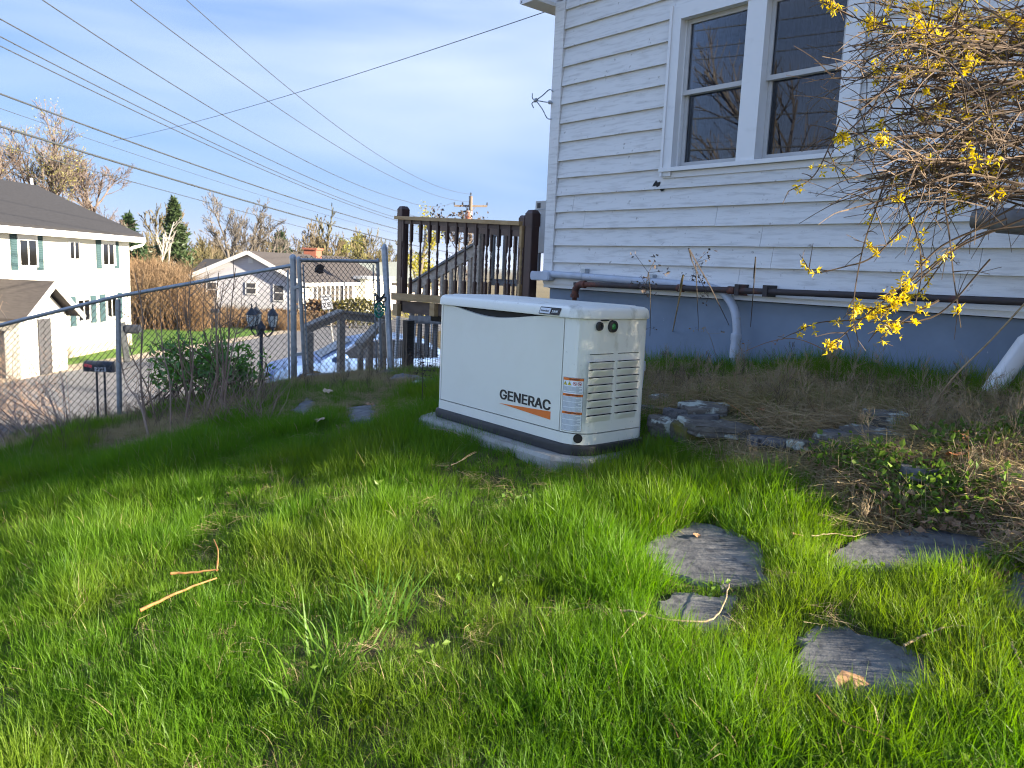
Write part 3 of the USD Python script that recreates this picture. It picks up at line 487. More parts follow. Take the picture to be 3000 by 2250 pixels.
# louvres on the end panel
for ya, yb in ((LY0, LY1), (LY2, LY3)):
    for k in range(9):
        zt = LZ1-k*.0378; zb = zt-.034; n = 9; u = np.linspace(0, 1, n); yy = ya+(yb-ya)*u; prof = np.sin(np.pi*np.clip(u, .0, 1))**.35
        x1 = gx1+.0015; rows = []
        for q, (zz, o) in enumerate(((zt, .0175), (zt-.004, .0185), (zt-.014, .012), (zt-.026, .004), (zb, .0))): rows.append(np.column_stack([x1+o*prof, yy, np.full(n, zz)]))
        if k:
            put(gen, 'louvre', (np.vstack(rows), [[r*n+i, (r+1)*n+i, (r+1)*n+i+1, r*n+i+1] for r in range(4) for i in range(n-1)]), CREAMD, True)
        put(gen, 'louvre_slot', B().box((gx1+.0008, ya+.004, zt-.001), (gx1+.0013+.012*(k > 0), yb-.004, zt+.0022)), DARKGAP)
# the round corner as a map: s along the surface from the seam, z up
CC = np.array([gx1-RC, gy0+RC])
def wrap(s, z, off):
    s = np.asarray(s, float); z = np.asarray(z, float); l0 = CC[0]-XS; arcl = RC*np.pi/2
    ph = np.clip((s-l0)/RC, 0, np.pi/2)-np.pi/2; x = CC[0]+(RC+off)*np.cos(ph); y = CC[1]+(RC+off)*np.sin(ph)
    x = np.where(s < l0, XS+s, x); y = np.where(s > l0+arcl, CC[1]+s-l0-arcl, y)
    return np.stack([x, y, z], -1)
def flat(parent, name, poly, off, m, label=None):
    """a thin print that follows the curved corner; poly in (s, z)"""
    b = B()
    for g in getattr(poly, 'geoms', [poly]):
        x0, _, x1, _ = g.bounds
        for k in range(int(np.ceil((x1-x0)/.012))):
            h = g.intersection(sbox(x0+k*.012, -9, min(x1, x0+k*.012+.012), 9))
            for gg in getattr(h, 'geoms', [h]):
                if gg.geom_type != 'Polygon' or gg.area < 1e-9: continue
                t = trimesh.creation.extrude_polygon(gg, .0004, engine='earcut'); q = np.asarray(t.vertices); b.add(wrap(q[:, 0], q[:, 1], off+q[:, 2]), t.faces)
    if b.v: return put(parent, name, b, m, label=label)
def textpoly(text, x, z, h, width=None, bold=True, slant=0.):
    m = meshkit.text_mesh(text, h, .001, bold); v = np.asarray(m.vertices); top = m.faces[np.all(v[m.faces][:, :, 2] > .0005, axis=1)]
    from shapely import union_all
    p = union_all([Polygon(v[t][:, :2]) for t in top]).buffer(0); a, b_, c, d = p.bounds
    s = 1 if width is None else width/(c-a)
    return affinity.affine_transform(p, [s, slant, 0, 1, x-a*s-slant*0, z])
s0, s1, lz1, lz0 = .012, .118, .892, .628
lab = flat(gen, 'warning_label', sbox(s0, lz0, s1, lz1), .0004, LABELW, 'white warning sticker with three orange bands')
for zz, word in ((lz1-.0135, 'WARNING'), (lz0+.172, 'AVERTISSEMENT'), (lz0+.083, 'ADVERTENCIA')):
    flat(lab, 'orange_band', sbox(s0, zz, s1, zz+.0125), .0012, ORANGE); flat(lab, 'lettering', textpoly(word, s0+.034 if len(word) < 9 else s0+.018, zz+.0032, .007, .052 if len(word) < 9 else .078), .002, INK)
for k, (x, m) in enumerate(((.012, YELLOWP), (.036, YELLOWP))):
    flat(lab, 'warning_triangle', Polygon([(s0+x-.010, lz1-.037), (s0+x+.011, lz1-.037), (s0+x, lz1-.018)]), .0012, INK); flat(lab, 'warning_triangle', Polygon([(s0+x-.0082, lz1-.0362), (s0+x+.0092, lz1-.0362), (s0+x, lz1-.0198)]), .002, YELLOWP)
    flat(lab, 'pictogram', Polygon([(s0+x, lz1-.024), (s0+x+.003, lz1-.029), (s0+x, lz1-.029), (s0+x, lz1-.034), (s0+x-.003, lz1-.029), (s0+x, lz1-.028)]), .0028, INK)
from shapely.geometry import Point
for x in (.064, .088):
    flat(lab, 'prohibition_ring', Point(s0+x, lz1-.028).buffer(.0098).difference(Point(s0+x, lz1-.028).buffer(.0078)).union(Polygon([(s0+x-.008, lz1-.0225), (s0+x-.006, lz1-.021), (s0+x+.008, lz1-.0335), (s0+x+.006, lz1-.035)])), .0012, REDP)
    flat(lab, 'pictogram', sbox(s0+x-.0045, lz1-.0295, s0+x+.005, lz1-.0265), .002, INK)
for za, zb in ((lz1-.043, lz0+.186), (lz0+.170, lz0+.097), (lz0+.081, lz0+.002)):
    z = za; k = 0
    from shapely import union_all as ua
    rows = []
    while z-.0032 > zb:
        if k % 6 == 5: rows.append(sbox(s0, z-.0019, s1, z-.0013))
        else: rows.append(sbox(s0+.003, z-.0028, s1-.006-.03*rng.random()*(k % 3 == 1), z-.0008))
        z -= .0046; k += 1
    flat(lab, 'small_print', ua(rows), .0012, INKBLUE)
flat(lab, 'border', ua([sbox(s0-.0012, lz0-.0012, s0, lz1+.0012), sbox(s1, lz0-.0012, s1+.0012, lz1+.0012), sbox(s0, lz1, s1, lz1+.0012), sbox(s0, lz0-.0012, s1, lz0)]), .0012, INK)
put(gen, 'drain_hole', B().prism(Point(0, 0).buffer(.023), wrap(.105, .592, .0008), (np.cos(-.7)*0+.72, .69, 0), (0, 0, 1), (.0004, -.0004, 0)), DARKGAP)
# lettering on the door
yl = gy0-.0022
gt = textpoly('GENERAC', 0, 0, .050, .405, True); gt = gt.union(affinity.translate(gt, .003, 0))
put(gen, 'lettering', B().prism(gt, (-3.222, yl, .7085), (1, 0, 0), (0, 0, 1), (0, .0012, 0)), INK, label='black maker lettering across the front door')
put(gen, 'orange_stripe', B().prism(Polygon([(-3.224, .6815), (-2.812, .6815+.022), (-2.812, .6815-.020)]), (0, yl, 0), (1, 0, 0), (0, 0, 1), (0, .0012, 0)), ORANGE)
hz = ZT+.008; yb_ = gy0-.0125
def hoodface(z): return gy0-.012+.004*np.clip((z-(ZT+.010))/.03, 0, 1)
par = lambda a, b, z0, z1, s: Polygon([(a, z0), (b, z0), (b+s, z1), (a+s, z1)])
slope = np.array([0, .004/.03, 1.0])
bd = put(gen, 'badge', B().prism(par(-2.920, -2.776, 0, .030, .010).buffer(.003), (0, hoodface(ZT+.012)-.003, ZT+.012), (1, 0, 0), slope, (0, .002, 0)), INK, label='black and silver capacity badge on the hood')
put(bd, 'silver_field', B().prism(par(-2.918, -2.842, .0015, .0285, .009), (0, hoodface(ZT+.012)-.0042, ZT+.012), (1, 0, 0), slope, (0, .001, 0)), SILVER)
put(bd, 'lettering', B().prism(textpoly('Guardian', -2.908, .0105, .0085, .060, False, .2), (0, hoodface(ZT+.012)-.0054, ZT+.012), (1, 0, 0), slope, (0, .001, 0)), INK)
put(bd, 'lettering', B().prism(textpoly('13kW', -2.828, .009, .011, .043, True, .2), (0, hoodface(ZT+.012)-.0042, ZT+.012), (1, 0, 0), slope, (0, .001, 0)), LABELW)
# indicator lamp and lock below the hood
put(gen, 'lock', B().lathe([(.0, .006), (.012, .006), (.013, .012), (.021, .012), (.022, 0)], (gx1, 2.742, 1.150), 18, (1, 0, 0)), BLACK, 40)
put(gen, 'lock_flap', B().box((gx1, 2.752, 1.176), (gx1+.012, 2.80, 1.181)), BLACK)
lamp = put(gen, 'indicator', B().lathe([(.016, .009), (.018, .016), (.029, .014), (.031, 0)], (gx1, 2.835, 1.148), 20, (1, 0, 0)), BLACK, 40)
put(lamp, 'lens', B().lathe([(.016, .008), (.014, .012), (.0, .014)], (gx1, 2.835, 1.148), 16, (1, 0, 0)), GREENLED, True)
for z in (.70, .66, .62, .93): put(gen, 'rust_spot', B().box((gx0-.0012, gy0+.05, z), (gx0-.0006, gy0+.07, z+.012)), RUST2)
# flexible conduit at the rear right corner
fx = thing('flexible_conduit', 'grey corrugated conduit rising behind the louvred end of the generator', 'conduit', (-2.62, 3.35, .5))
pts = bez([(-2.70, 3.17, .5), (-2.705, 3.168, .72), (-2.70, 3.168, .90)], 40); k = len(pts)
put(fx, 'hose', B().tube(pts, .024+.0022*(np.arange(k) % 2), 14), PVC, 40); put(fx, 'fitting', B().lathe([(.03, 0), (.03, .05), (.022, .055), (.022, .1)], (-2.70, 3.168, .90), 14), PVC, 40)
put(fx, 'tie', B().lathe([(.0275, 0), (.0275, .008)], (-2.704, 3.168, .80), 14), BLACK)

# ------------------------------------------------------------------ deck beyond the corner
DY = 5.02
def dk(px, py, Y=DY): return atY(px, py, Y)
deck = thing('deck', 'brown wooden deck with turned balusters beyond the house corner', 'deck', (-7, 5.6, .3))
def post4(x, y, z0, z1, w=.092, cap=True):
    b = B(); h = w/2; b.loft([rrect(x-h, x+h, y-h, y+h, [.006]*4, z, 2) for z in (z0, z1-.155)])
    if cap: g = h+.006; b.loft([rrect(x-g, x+g, y-g, y+g, [.006]*4, z, 2) for z in (z1-.155, z1-.035)]+[rrect(x-g+.02, x+g-.02, y-g+.02, y+g-.02, [.006]*4, z1, 2)])
    return b
xl, xr = dk(1172, 700)[0], dk(1549, 700)[0]
put(deck, 'post', post4(xl, DY+.04, .85, dk(1170, 604)[2], .10), BROWNP); put(deck, 'post', post4(xr, DY+.04, .85, dk(1548, 615)[2], .10), BROWNP)
tL, tR = dk(1166, 638), dk(1532, 655); bL, bR = dk(1158, 868), dk(1532, 893)
put(deck, 'top_rail', B().bar(tL+[0, -.03, 0], tR+[0, -.03, 0], .05, .040), NEWWOOD, label='new pale top rail'); put(deck, 'under_rail', B().bar(tL+[.1, .012, -.045], tR+[0, .012, -.045], .04, .05), BROWNP)
put(deck, 'bottom_rail', B().bar(bL+[0, -.045, -.0], bR+[.2, -.045, 0], .03, .085), NEWWOOD, label='new pale board along the deck edge')
put(deck, 'rim_board', B().bar(bL+[.2, 0, -.115], bR+[.3, 0, -.115], .04, .14), DECKW)
for px, w in ((1172, .11), (1281, .095)): q = dk(px, 908); put(deck, 'block', B().box((q[0]-w/2, DY-.075, q[2]-.07), (q[0]+w/2, DY-.02, q[2]+.075)), NEWWOOD)
def baluster(x, y, z0, z1, s=.0175):
    L = z1-z0; b = B(); pr = []
    sq = lambda w, z: rrect(x-w, x+w, y-w, y+w, [.002]*4, z, 2)
    a, c = z0+.24*L, z1-.28*L
    b.loft([sq(s, z0), sq(s, a)]); b.loft([sq(s, c), sq(s, z1)])
    for t, r in ((0, .9), (.03, .55), (.07, .55), (.09, .85), (.11, .6), (.2, .62), (.32, .95), (.42, .6), (.45, .9), (.5, .95), (.53, .6), (.6, .7), (.7, .95), (.83, .55), (.89, .5), (.91, .85), (.94, .5), (1, .9)): pr.append((r*s, (c-a)*t))
    return b.lathe(pr, (x, y, a), 8)
bx_ = [300, 383, 483, 580, 668, 770, 870, 968, 1082, 1200, 1325, 1447, 1570]
for k, zx in enumerate(bx_):
    x = dk(1100+zx/3.687, 750)[0]; f_ = (x-tL[0])/(tR[0]-tL[0]); zt = tL[2]+(tR[2]-tL[2])*f_-.02; zb = bL[2]+(bR[2]-bL[2])*f_+.015
    put(deck, 'baluster', baluster(x, DY+.0, zb, zt), NEWWOOD if k == 12 else BROWNP, 40, label='unpainted pale baluster' if k == 12 else None)
zd = bL[2]+.02; zd2 = bR[2]+.02
for k in range(16):
    y = DY+.05+k*.125; put(deck, 'deck_board', B().frame_box(((xl+XL)/2, y+.06, (zd+zd2)/2-.02), (XL-xl-.02, .118, .03), np.array([unit((XL-xl, 0, zd2-zd)), (0, 1, 0), unit((-(zd2-zd), 0, XL-xl))])), DECKW)
# far railing and its posts
FY = 7.03
fl, fr = dk(1290, 664, FY), dk(1527, 684, FY)
put(deck, 'far_rail', B().bar(fl-[.35, 0, -.0], fr, .05, .09), BROWNP); put(deck, 'far_post', post4(fr[0]+.06, FY, zd-.3, dk(1527, 632, FY)[2], .11), BROWNP)
for zx in (1160, 1245, 1410, 1500): x = dk(1100+zx/3.687, 760, FY)[0]; put(deck, 'baluster', baluster(x, FY, zd-.05, fl[2]+(fr[2]-fl[2])*(x-fl[0])/(fr[0]-fl[0])-.03), BROWNP, 40)
put(deck, 'far_lower_rail', B().bar(dk(1440, 826, 7.5), dk(1560, 832, 7.5), .04, .1), GREYWOOD); put(deck, 'far_upper_rail', B().bar(dk(1436, 690, 7.5), dk(1585, 664, 7.5), .04, .06), GREYWOOD)
for px in (1448, 1480, 1512, 1540, 1574, 1582): a, b = dk(px, 690, 7.5), dk(px, 822, 7.5); put(deck, 'far_picket', B().box((a[0]-.02, 7.48, b[2]), (a[0]+.02, 7.52, a[2])), GREYWOOD)
# stair rail going down on the far side
SY = 7.1; q0, q1 = dk(1208, 845, SY), dk(1392, 735, SY)
newel = dk(1405, 672, SY); put(deck, 'stair_newel', B().box((newel[0]-.075, SY-.05, zd-.1), (newel[0]+.075, SY+.05, newel[2])), OLDWOOD)
put(deck, 'stair_rail', B().bar(q0, q1, .045, .15), OLDWOOD); put(deck, 'stair_rail', B().bar(q0+[0, 0, .1], q1+[0, 0, .1], .10, .035), GREYWOOD)
for t in np.linspace(.08, .94, 7): q = q0+(q1-q0)*t; put(deck, 'stair_picket', B().box((q[0]-.03, SY-.02, zd-.12), (q[0]+.03, SY+.02, q[2]-.05)), OLDWOOD)
# underneath
put(deck, 'joist', B().bar(bL+[.3, .9, -.2], bR+[.3, .9, -.2], .05, .18), DECKW); put(deck, 'joist', B().bar(bL+[.3, .35, -.19], bR+[.3, .35, -.19], .05, .18), DARKGAP)
for px, w in ((1196, .11), (1318, .10), (1440, .1)): q = dk(px, 990, 5.3); put(deck, 'support_post', B().box((q[0]-w/2, 5.25, float(H(q[0], 5.3))-.2), (q[0]+w/2, 5.35, .72)), BLACK)
lat = thing('picket_lattice', 'grey picket screen under the brown deck', 'lattice', (-8, 6.4, 0)); LYY = 6.5
put(lat, 'rail', B().bar(dk(1200, 936, LYY), dk(1310, 939, LYY), .04, .12), GREYWOOD); put(lat, 'rail', B().bar(dk(1200, 916, LYY), dk(1310, 914, LYY), .04, .03), GREYWOOD)
for px in (1203, 1226, 1248, 1272, 1297): a, b = dk(px, 905, LYY), dk(px, 1048, LYY); put(lat, 'picket', B().box((a[0]-.05, LYY+.02, b[2]), (a[0]+.05, LYY+.045, a[2])), GREYWOOD)
q = dk(1170, 990, 5.45); put(lat, 'white_pipe', B().tube(bez([dk(1168, 905, 5.4), dk(1165, 980, 5.4), dk(1160, 1050, 5.4)], 5), .028, 8), TRIM, 40)
for px in (1186, 1216, 1265): put(lat, 'white_strip', B().tube([dk(px, 950, 6.2), dk(px-4, 1052, 6.2)], .012, 6), TRIM)
nb = B()
na, nb1 = dk(1150, 930, 5.1), dk(1290, 930, 5.1)
for k in range(46): x = na[0]+(nb1[0]-na[0])*k/45; nb.tube([(x, 5.1, .76), (x+.01*math.sin(k), 5.1+.02*math.sin(k*1.7), float(H(x, 5.1)))], .0022, 3)
for k in range(22): z = .1+.03*k; nb.tube([(na[0]+(nb1[0]-na[0])*t, 5.1+.012*math.sin(7*t+k), z+.008*math.sin(9*t+k)) for t in np.linspace(0, 1, 9)], .0022, 3)
solo('garden_netting', nb, NETM, 'black garden netting hung below the deck edge', 'netting')
# ------------------------------------------------------------------ chain-link fence and gate
P1, G0, G1, TP = np.array([-8.60, 1.98]), np.array([-7.80, 3.50]), np.array([-7.56, 3.50]), np.array([-8.05, 4.78])
def pz(px, py, xy): return float((EYE+ray(px, py)*(((np.append(xy, 0)-EYE)[:2] @ unit(_F[:2]))/(ray(px, py)[:2] @ unit(_F[:2]))))[2])
def vplane(px, py, a, b):
    """the pixel's point on the upright plane through the ground line a-b"""
    n = np.array([-(b-a)[1], (b-a)[0], 0]); return atP(px, py, np.append(a, 0), n)
GP0 = vplane(858, 760, P1, G0); GP1 = vplane(345, 868, P1, G0); GP2 = vplane(-60, 968, P1, G0)
fence = thing('chain_link_fence', 'grey chain-link fence with a sloping top rail above the street', 'fence', (P1[0], P1[1], -.3))
fbot = [vplane(862, 1108, P1, G0), vplane(350, 1228, P1, G0), vplane(-60, 1300, P1, G0)]
put(fence, 'post', B().tube([fbot[0]-[0, 0, .15], GP0+[0, 0, .01]], .032, 12).lathe([(.036, 0), (.036, .03), (.02, .05), (0, .055)], GP0, 12), GALV, 40)
put(fence, 'post', B().tube([fbot[1]-[0, 0, .2], GP1+[0, 0, -.03]], .026, 12), GALV, 40)
put(fence, 'post', B().tube([fbot[2]-[0, 0, .2], GP2+[0, 0, -.03]], .026, 12), GALV, 40)
put(fence, 'top_rail', B().tube([GP0+[0, 0, -.06], GP1+[0, 0, 0], GP2], .0205, 10), GALV, 40)
put(fence, 'tension_bar', B().tube([GP0+(GP1-GP0)*.03-[0, 0, .1], fbot[0]+(fbot[1]-fbot[0])*.03], .011, 6), GALV)
def chain(b, a0, a1, t0, t1, pitch=.066, r=.0038):
    """woven zigzag wires filling the quad bottom a0-a1, top t0-t1"""
    L = np.linalg.norm(a1-a0); nx = int(L/pitch); Hh = (np.linalg.norm(t0-a0)+np.linalg.norm(t1-a1))/2; ny = int(Hh/(pitch/2))
    nrm = unit(np.cross(a1-a0, t0-a0)); P = lambda u, v: (a0*(1-u)+a1*u)*(1-v)+(t0*(1-u)+t1*u)*v
    for i in range(nx+1):
        pts = []
        for j in range(ny+1):
            u = np.clip((i+(.5 if j % 2 else -.0)*(1))/nx-.25/nx*0, 0, 1); pts.append(P(u, j/ny)+nrm*(.002 if j % 2 else -.002))
        b.tube(pts, r, 3, cap=False)
    for i in range(nx):
        pts = []
        for j in range(ny+1): pts.append(P(np.clip((i+(.5 if j % 2 else 1.0))/nx, 0, 1), j/ny)+nrm*(-.002 if j % 2 else .002))
        b.tube(pts, r, 3, cap=False)
cb = B(); chain(cb, fbot[1]+[0, 0, .03], fbot[0]+[0, 0, .03], GP1+[0, 0, .015], GP0+[0, 0, -.045]); chain(cb, fbot[2]+[0, 0, .03], fbot[1]+[0, 0, .03], GP2+[0, 0, .015], GP1+[0, 0, .015])
put(fence, 'wire_mesh', cb, WIREG)
for z in (.25, .55, .85): q = fbot[0]+(GP0-fbot[0])*z; put(fence, 'band', B().lathe([(.036, -.012), (.036, .012)], q, 12), GALV)
ga, gb = np.array([-7.72, 3.52]), np.array([-8.02, 4.62])
gate = thing('chain_link_gate', 'grey chain-link gate hanging between two steel posts', 'gate', (ga[0], ga[1], .2))
gv = lambda x, y: vplane(x, y, ga, gb)
tl, tr, bl, br = gv(875, 762), gv(1106, 766), gv(893, 1102), gv(1118, 1086)
fr_ = lambda p, q, r=.021: put(gate, 'frame_tube', B().tube([p, q], r, 10), GALV, 40)
fr_(tl-[0, 0, 0], bl); fr_(tr, br); fr_(tl, tr); fr_(bl, br)
for q, z in ((tl, 1), (tr, 1)): put(gate, 'cap', B().lathe([(.023, 0), (.023, .02), (.012, .035), (0, .04)], q, 10), GALV, 40)
put(gate, 'hinge', B().bar(tl+(bl-tl)*.22, GP0+(fbot[0]-GP0)*.24, .05, .03), GALV); put(gate, 'hinge', B().bar(tl+(bl-tl)*.8, GP0+(fbot[0]-GP0)*.8, .05, .03), GALV)
cb = B(); chain(cb, bl+[.0, 0, .02], br+[0, 0, .02], tl+[0, 0, .045], tr+[0, 0, .045]); put(gate, 'wire_mesh', cb, WIREG)
put(gate, 'tension_bar', B().tube([gv(1093, 775), gv(1104, 1080)], .009, 6), GALV); put(gate, 'tension_bar', B().tube([gv(888, 775), gv(903, 1092)], .009, 6), GALV)
# stray leaf caught in the gate mesh
ct = gv(936, 788); put(gate, 'dead_leaf', B().add(np.array([ct+.045*np.array(p) for p in ((-.6, -1, 0), (0, -.6, .9), (.3, .2, 1.2), (.9, .9, .6), (.5, .6, -.3), (.9, .7, -.9), (.0, 0, -1.2), (-.6, -.9, -.7))]), [[0, i, i+1] for i in range(1, 7)]), TWIGD)
tp = thing('tall_post', 'tall leaning steel post with a pointed cap right of the gate', 'post', (TP[0], TP[1], .2))
ta, tb = atw(1126, 728, 8.75), atw(1147, 1072, 8.75); put(tp, 'pole', B().tube([tb-[0, 0, .1], ta], .036, 14), GALV, 40); put(tp, 'cap', B().lathe([(.038, 0), (.034, .02), (.015, .06), (0, .07)], ta-[0, 0, .01], 14), GALV, 40)
rp = thing('green_rope', 'coil of green rope tied round the gate latch', 'rope', tuple(atw(1115, 895, 8.5)))
for k in range(7): c = atw(1113+4*math.sin(k*2), 868+k*9, 8.55); put(rp, 'loop', B().tube([c+np.array([.05*math.cos(a)*(1+.3*math.sin(k)), .05*math.sin(a), .03*math.sin(a*2+k)]) for a in np.linspace(0, 6.3, 12)], .008, 5), ROPE if k > 2 else BLACK)

# ------------------------------------------------------------------ weathered step rail outside the gate
sr = thing('step_railing', 'weathered wooden handrail of the street steps behind the gate', 'railing', tuple(atw(1010, 1000, 11.3)))
aw = lambda x, y, w: atw(x, y, w)
def wpost(px, top, bot, w, s=.09): a, b = aw(px, top, w), aw(px+4, bot, w); put(sr, 'post', B().bar(a, [a[0], a[1], b[2]], s, s, (1, 0, 0)), OLDWOOD)
wpost(906, 975, 1120, 10.6); wpost(1000, 920, 1110, 11.3); wpost(1083, 985, 1110, 11.0, .08); wpost(1122, 935, 1110, 11.6)
rail = lambda p, q, w=.09, h=.10, m=OLDWOOD: put(sr, 'rail', B().bar(p, q, w, h), m)
rail(aw(893, 968, 10.55), aw(996, 922, 11.25), .05, .11); rail(aw(890, 958, 10.55), aw(999, 910, 11.25), .13, .035); rail(aw(996, 921, 11.3), aw(1125, 938, 11.8), .05, .12); rail(aw(992, 911, 11.3), aw(1130, 927, 11.8), .13, .035)
rail(aw(1055, 1020, 10.6), aw(1108, 960, 11.3), .05, .11); rail(aw(1052, 1008, 10.6), aw(1112, 946, 11.3), .12, .035); wpost(1056, 1022, 1110, 10.6, .06)

# ------------------------------------------------------------------ lamp post, mailboxes, sign
lp = thing('lamp_post', 'black lamp post with three lantern heads outside the fence', 'lamp post', tuple(aw(768, 1100, 16)))
LW = 16.; base = aw(769, 1118, LW); hd = aw(765, 960, LW)
put(lp, 'pole', B().lathe([(.055, -1.2), (.055, .1), (.04, .14), (.035, .9), (.045, hd[2]-base[2]-.12), (.06, hd[2]-base[2]-.06), (.05, hd[2]-base[2])], (hd[0], hd[1], base[2]), 10), IRON, 40)
put(lp, 'hub', B().lathe([(.02, -.09), (.09, -.05), (.10, .02), (.05, .08), (.02, .14)], hd, 10), IRON, True)
for px, py, w in ((737, 936, 15.9), (751, 932, 16.2), (799, 938, 16.0)):
    c = aw(px, py, w); put(lp, 'arm', B().tube(bez([hd, (hd+c)/2-[0, 0, .26], c-[0, 0, .24]], 6), .016, 6), IRON, 40)
    ln = put(lp, 'lantern', B().lathe([(.01, .33), (.018, .27), (.012, .25), (.05, .20), (.105, .12), (.115, .10), (.10, .095)], c, 12).lathe([(.0, -.25), (.02, -.22), (.03, -.17), (.062, -.15), (.062, -.135)], c, 12), IRON, 40)
    put(ln, 'globe', B().lathe([(.058, -.135), (.095, .0), (.098, .095)], c, 12), LAMPG, 40)
    bars = B()
    for k in range(6): a = k*np.pi/3; d = np.array([math.cos(a), math.sin(a), 0]); bars.tube([c+d*.062+[0, 0, -.14], c+d*.100, c+d*.104+[0, 0, .1]], .007, 4)
    put(ln, 'glazing_bar', bars, IRON)
def mailbox(name, label, px0, px1, py0, py1, w, posts, ground, flag, digits=None):
    a, b = aw(px0, (py0+py1)/2, w), aw(px1, (py0+py1)/2, w); u = unit((b-a)*[1, 1, 0]); n = np.array([u[1], -u[0], 0]); L = np.linalg.norm((b-a)[:2]); hh = (py1-py0)/FPX*w; r = hh*.46
    t = thing(name, label, 'mailbox', tuple((a+b)/2)); c = (a+b)/2; prof = [(-r, -hh/2), (r, -hh/2), (r, hh*.1)]+[(r*math.cos(x), hh*.1+hh*.4*math.sin(x)) for x in np.linspace(.3, np.pi-.3, 6)]+[(-r, hh*.1)]
    rg = lambda s, g=1.: np.array([c+u*s+n*p[0]*g+np.array([0, 0, p[1]*g]) for p in prof])
    put(t, 'box', B().loft([rg(-L/2), rg(L/2)]), IRON, 30); put(t, 'door', B().loft([rg(L/2, 1.05), rg(L/2+.02, 1.05)]), IRON, 30)
    for px in posts: q = aw(px, py1, w); put(t, 'post', B().tube([q, (q[0], q[1], float(H(q[0], q[1]))-.1)], .024, 8), IRON, 40)
    f0 = c-u*L*.32+n*(r+.004)
    if flag: put(t, 'flag', B().frame_box(f0+[0, 0, hh*.05], (L*.26, .008, hh*.26), np.array([unit(u-[0, 0, .2]), n, unit(np.cross(unit(u-[0, 0, .2]), n))])), REDP)
    if digits:
        tp_ = textpoly(digits, 0, 0, hh*.36, L*.42, True); put(t, 'number', B().prism(tp_, c+n*(r+.004)-u*L*.10+[0, 0, -hh*.42], u, (0, 0, 1), n*.003), LABELW)
    return t
mailbox('mailbox', 'black mailbox with red flag and white digits on two thin posts', 251, 333, 1057, 1088, 17.5, (283, 306), 0, True, '2223')
q = aw(369, 1052, 29.); mb = mailbox('mailbox', 'small black mailbox on a leaning post before the white house', 371, 409, 951, 972, 29., (), 0, False)
put(mb, 'post', B().bar(aw(357, 945, 29.), (aw(372, 1060, 29.)), .2, .2, (1, 0, 0)), mat('dark_post', (.03, .035, .04), .8)); put(mb, 'arm', B().bar(aw(358, 975, 29.), aw(400, 974, 29.), .08, .08), IRON)
mailbox('mailbox', 'dark mailbox before the grey ranch house', 617, 639, 904, 916, 46., (620, 637), 0, False)
sg = thing('speed_sign', 'white speed limit sign on a leaning metal post', 'sign', tuple(aw(957, 885, 36.)))
s_tl, s_tr, s_bl = aw(938, 864, 36.), aw(969.5, 861, 36.), aw(944, 908, 36.); su, sv = (s_tr-s_tl), (s_tl-s_bl); uu, vv = unit(su), unit(sv); sn = unit(np.cross(uu, vv)); sw, shh = np.linalg.norm(su), np.linalg.norm(sv)
plate = sbox(0, 0, sw, shh).buffer(-.04).buffer(.04); pl = put(sg, 'plate', B().prism(plate, s_bl, uu, vv, -sn*.01), SIGNW)
put(pl, 'border', B().prism(plate.buffer(-.015).difference(plate.buffer(-.03)), s_bl+sn*.004, uu, vv, sn*.003), INK)
for tx, z, h, wd in (('SPEED', .79, .11, .7), ('LIMIT', .60, .11, .6), ('25', .14, .32, .74)): put(pl, 'lettering', B().prism(textpoly(tx, sw*(1-wd)/2, shh*z, shh*h, sw*wd, True), s_bl+sn*.004, uu, vv, sn*.003), INK)
q0, q1 = aw(957, 868, 36.05), aw(976, 1003, 36.05); put(sg, 'post', B().bar(q0-sn*.03, q1+(q1-q0)*.15-sn*.03, .06, .05, (1, 0, 0)), IRON)

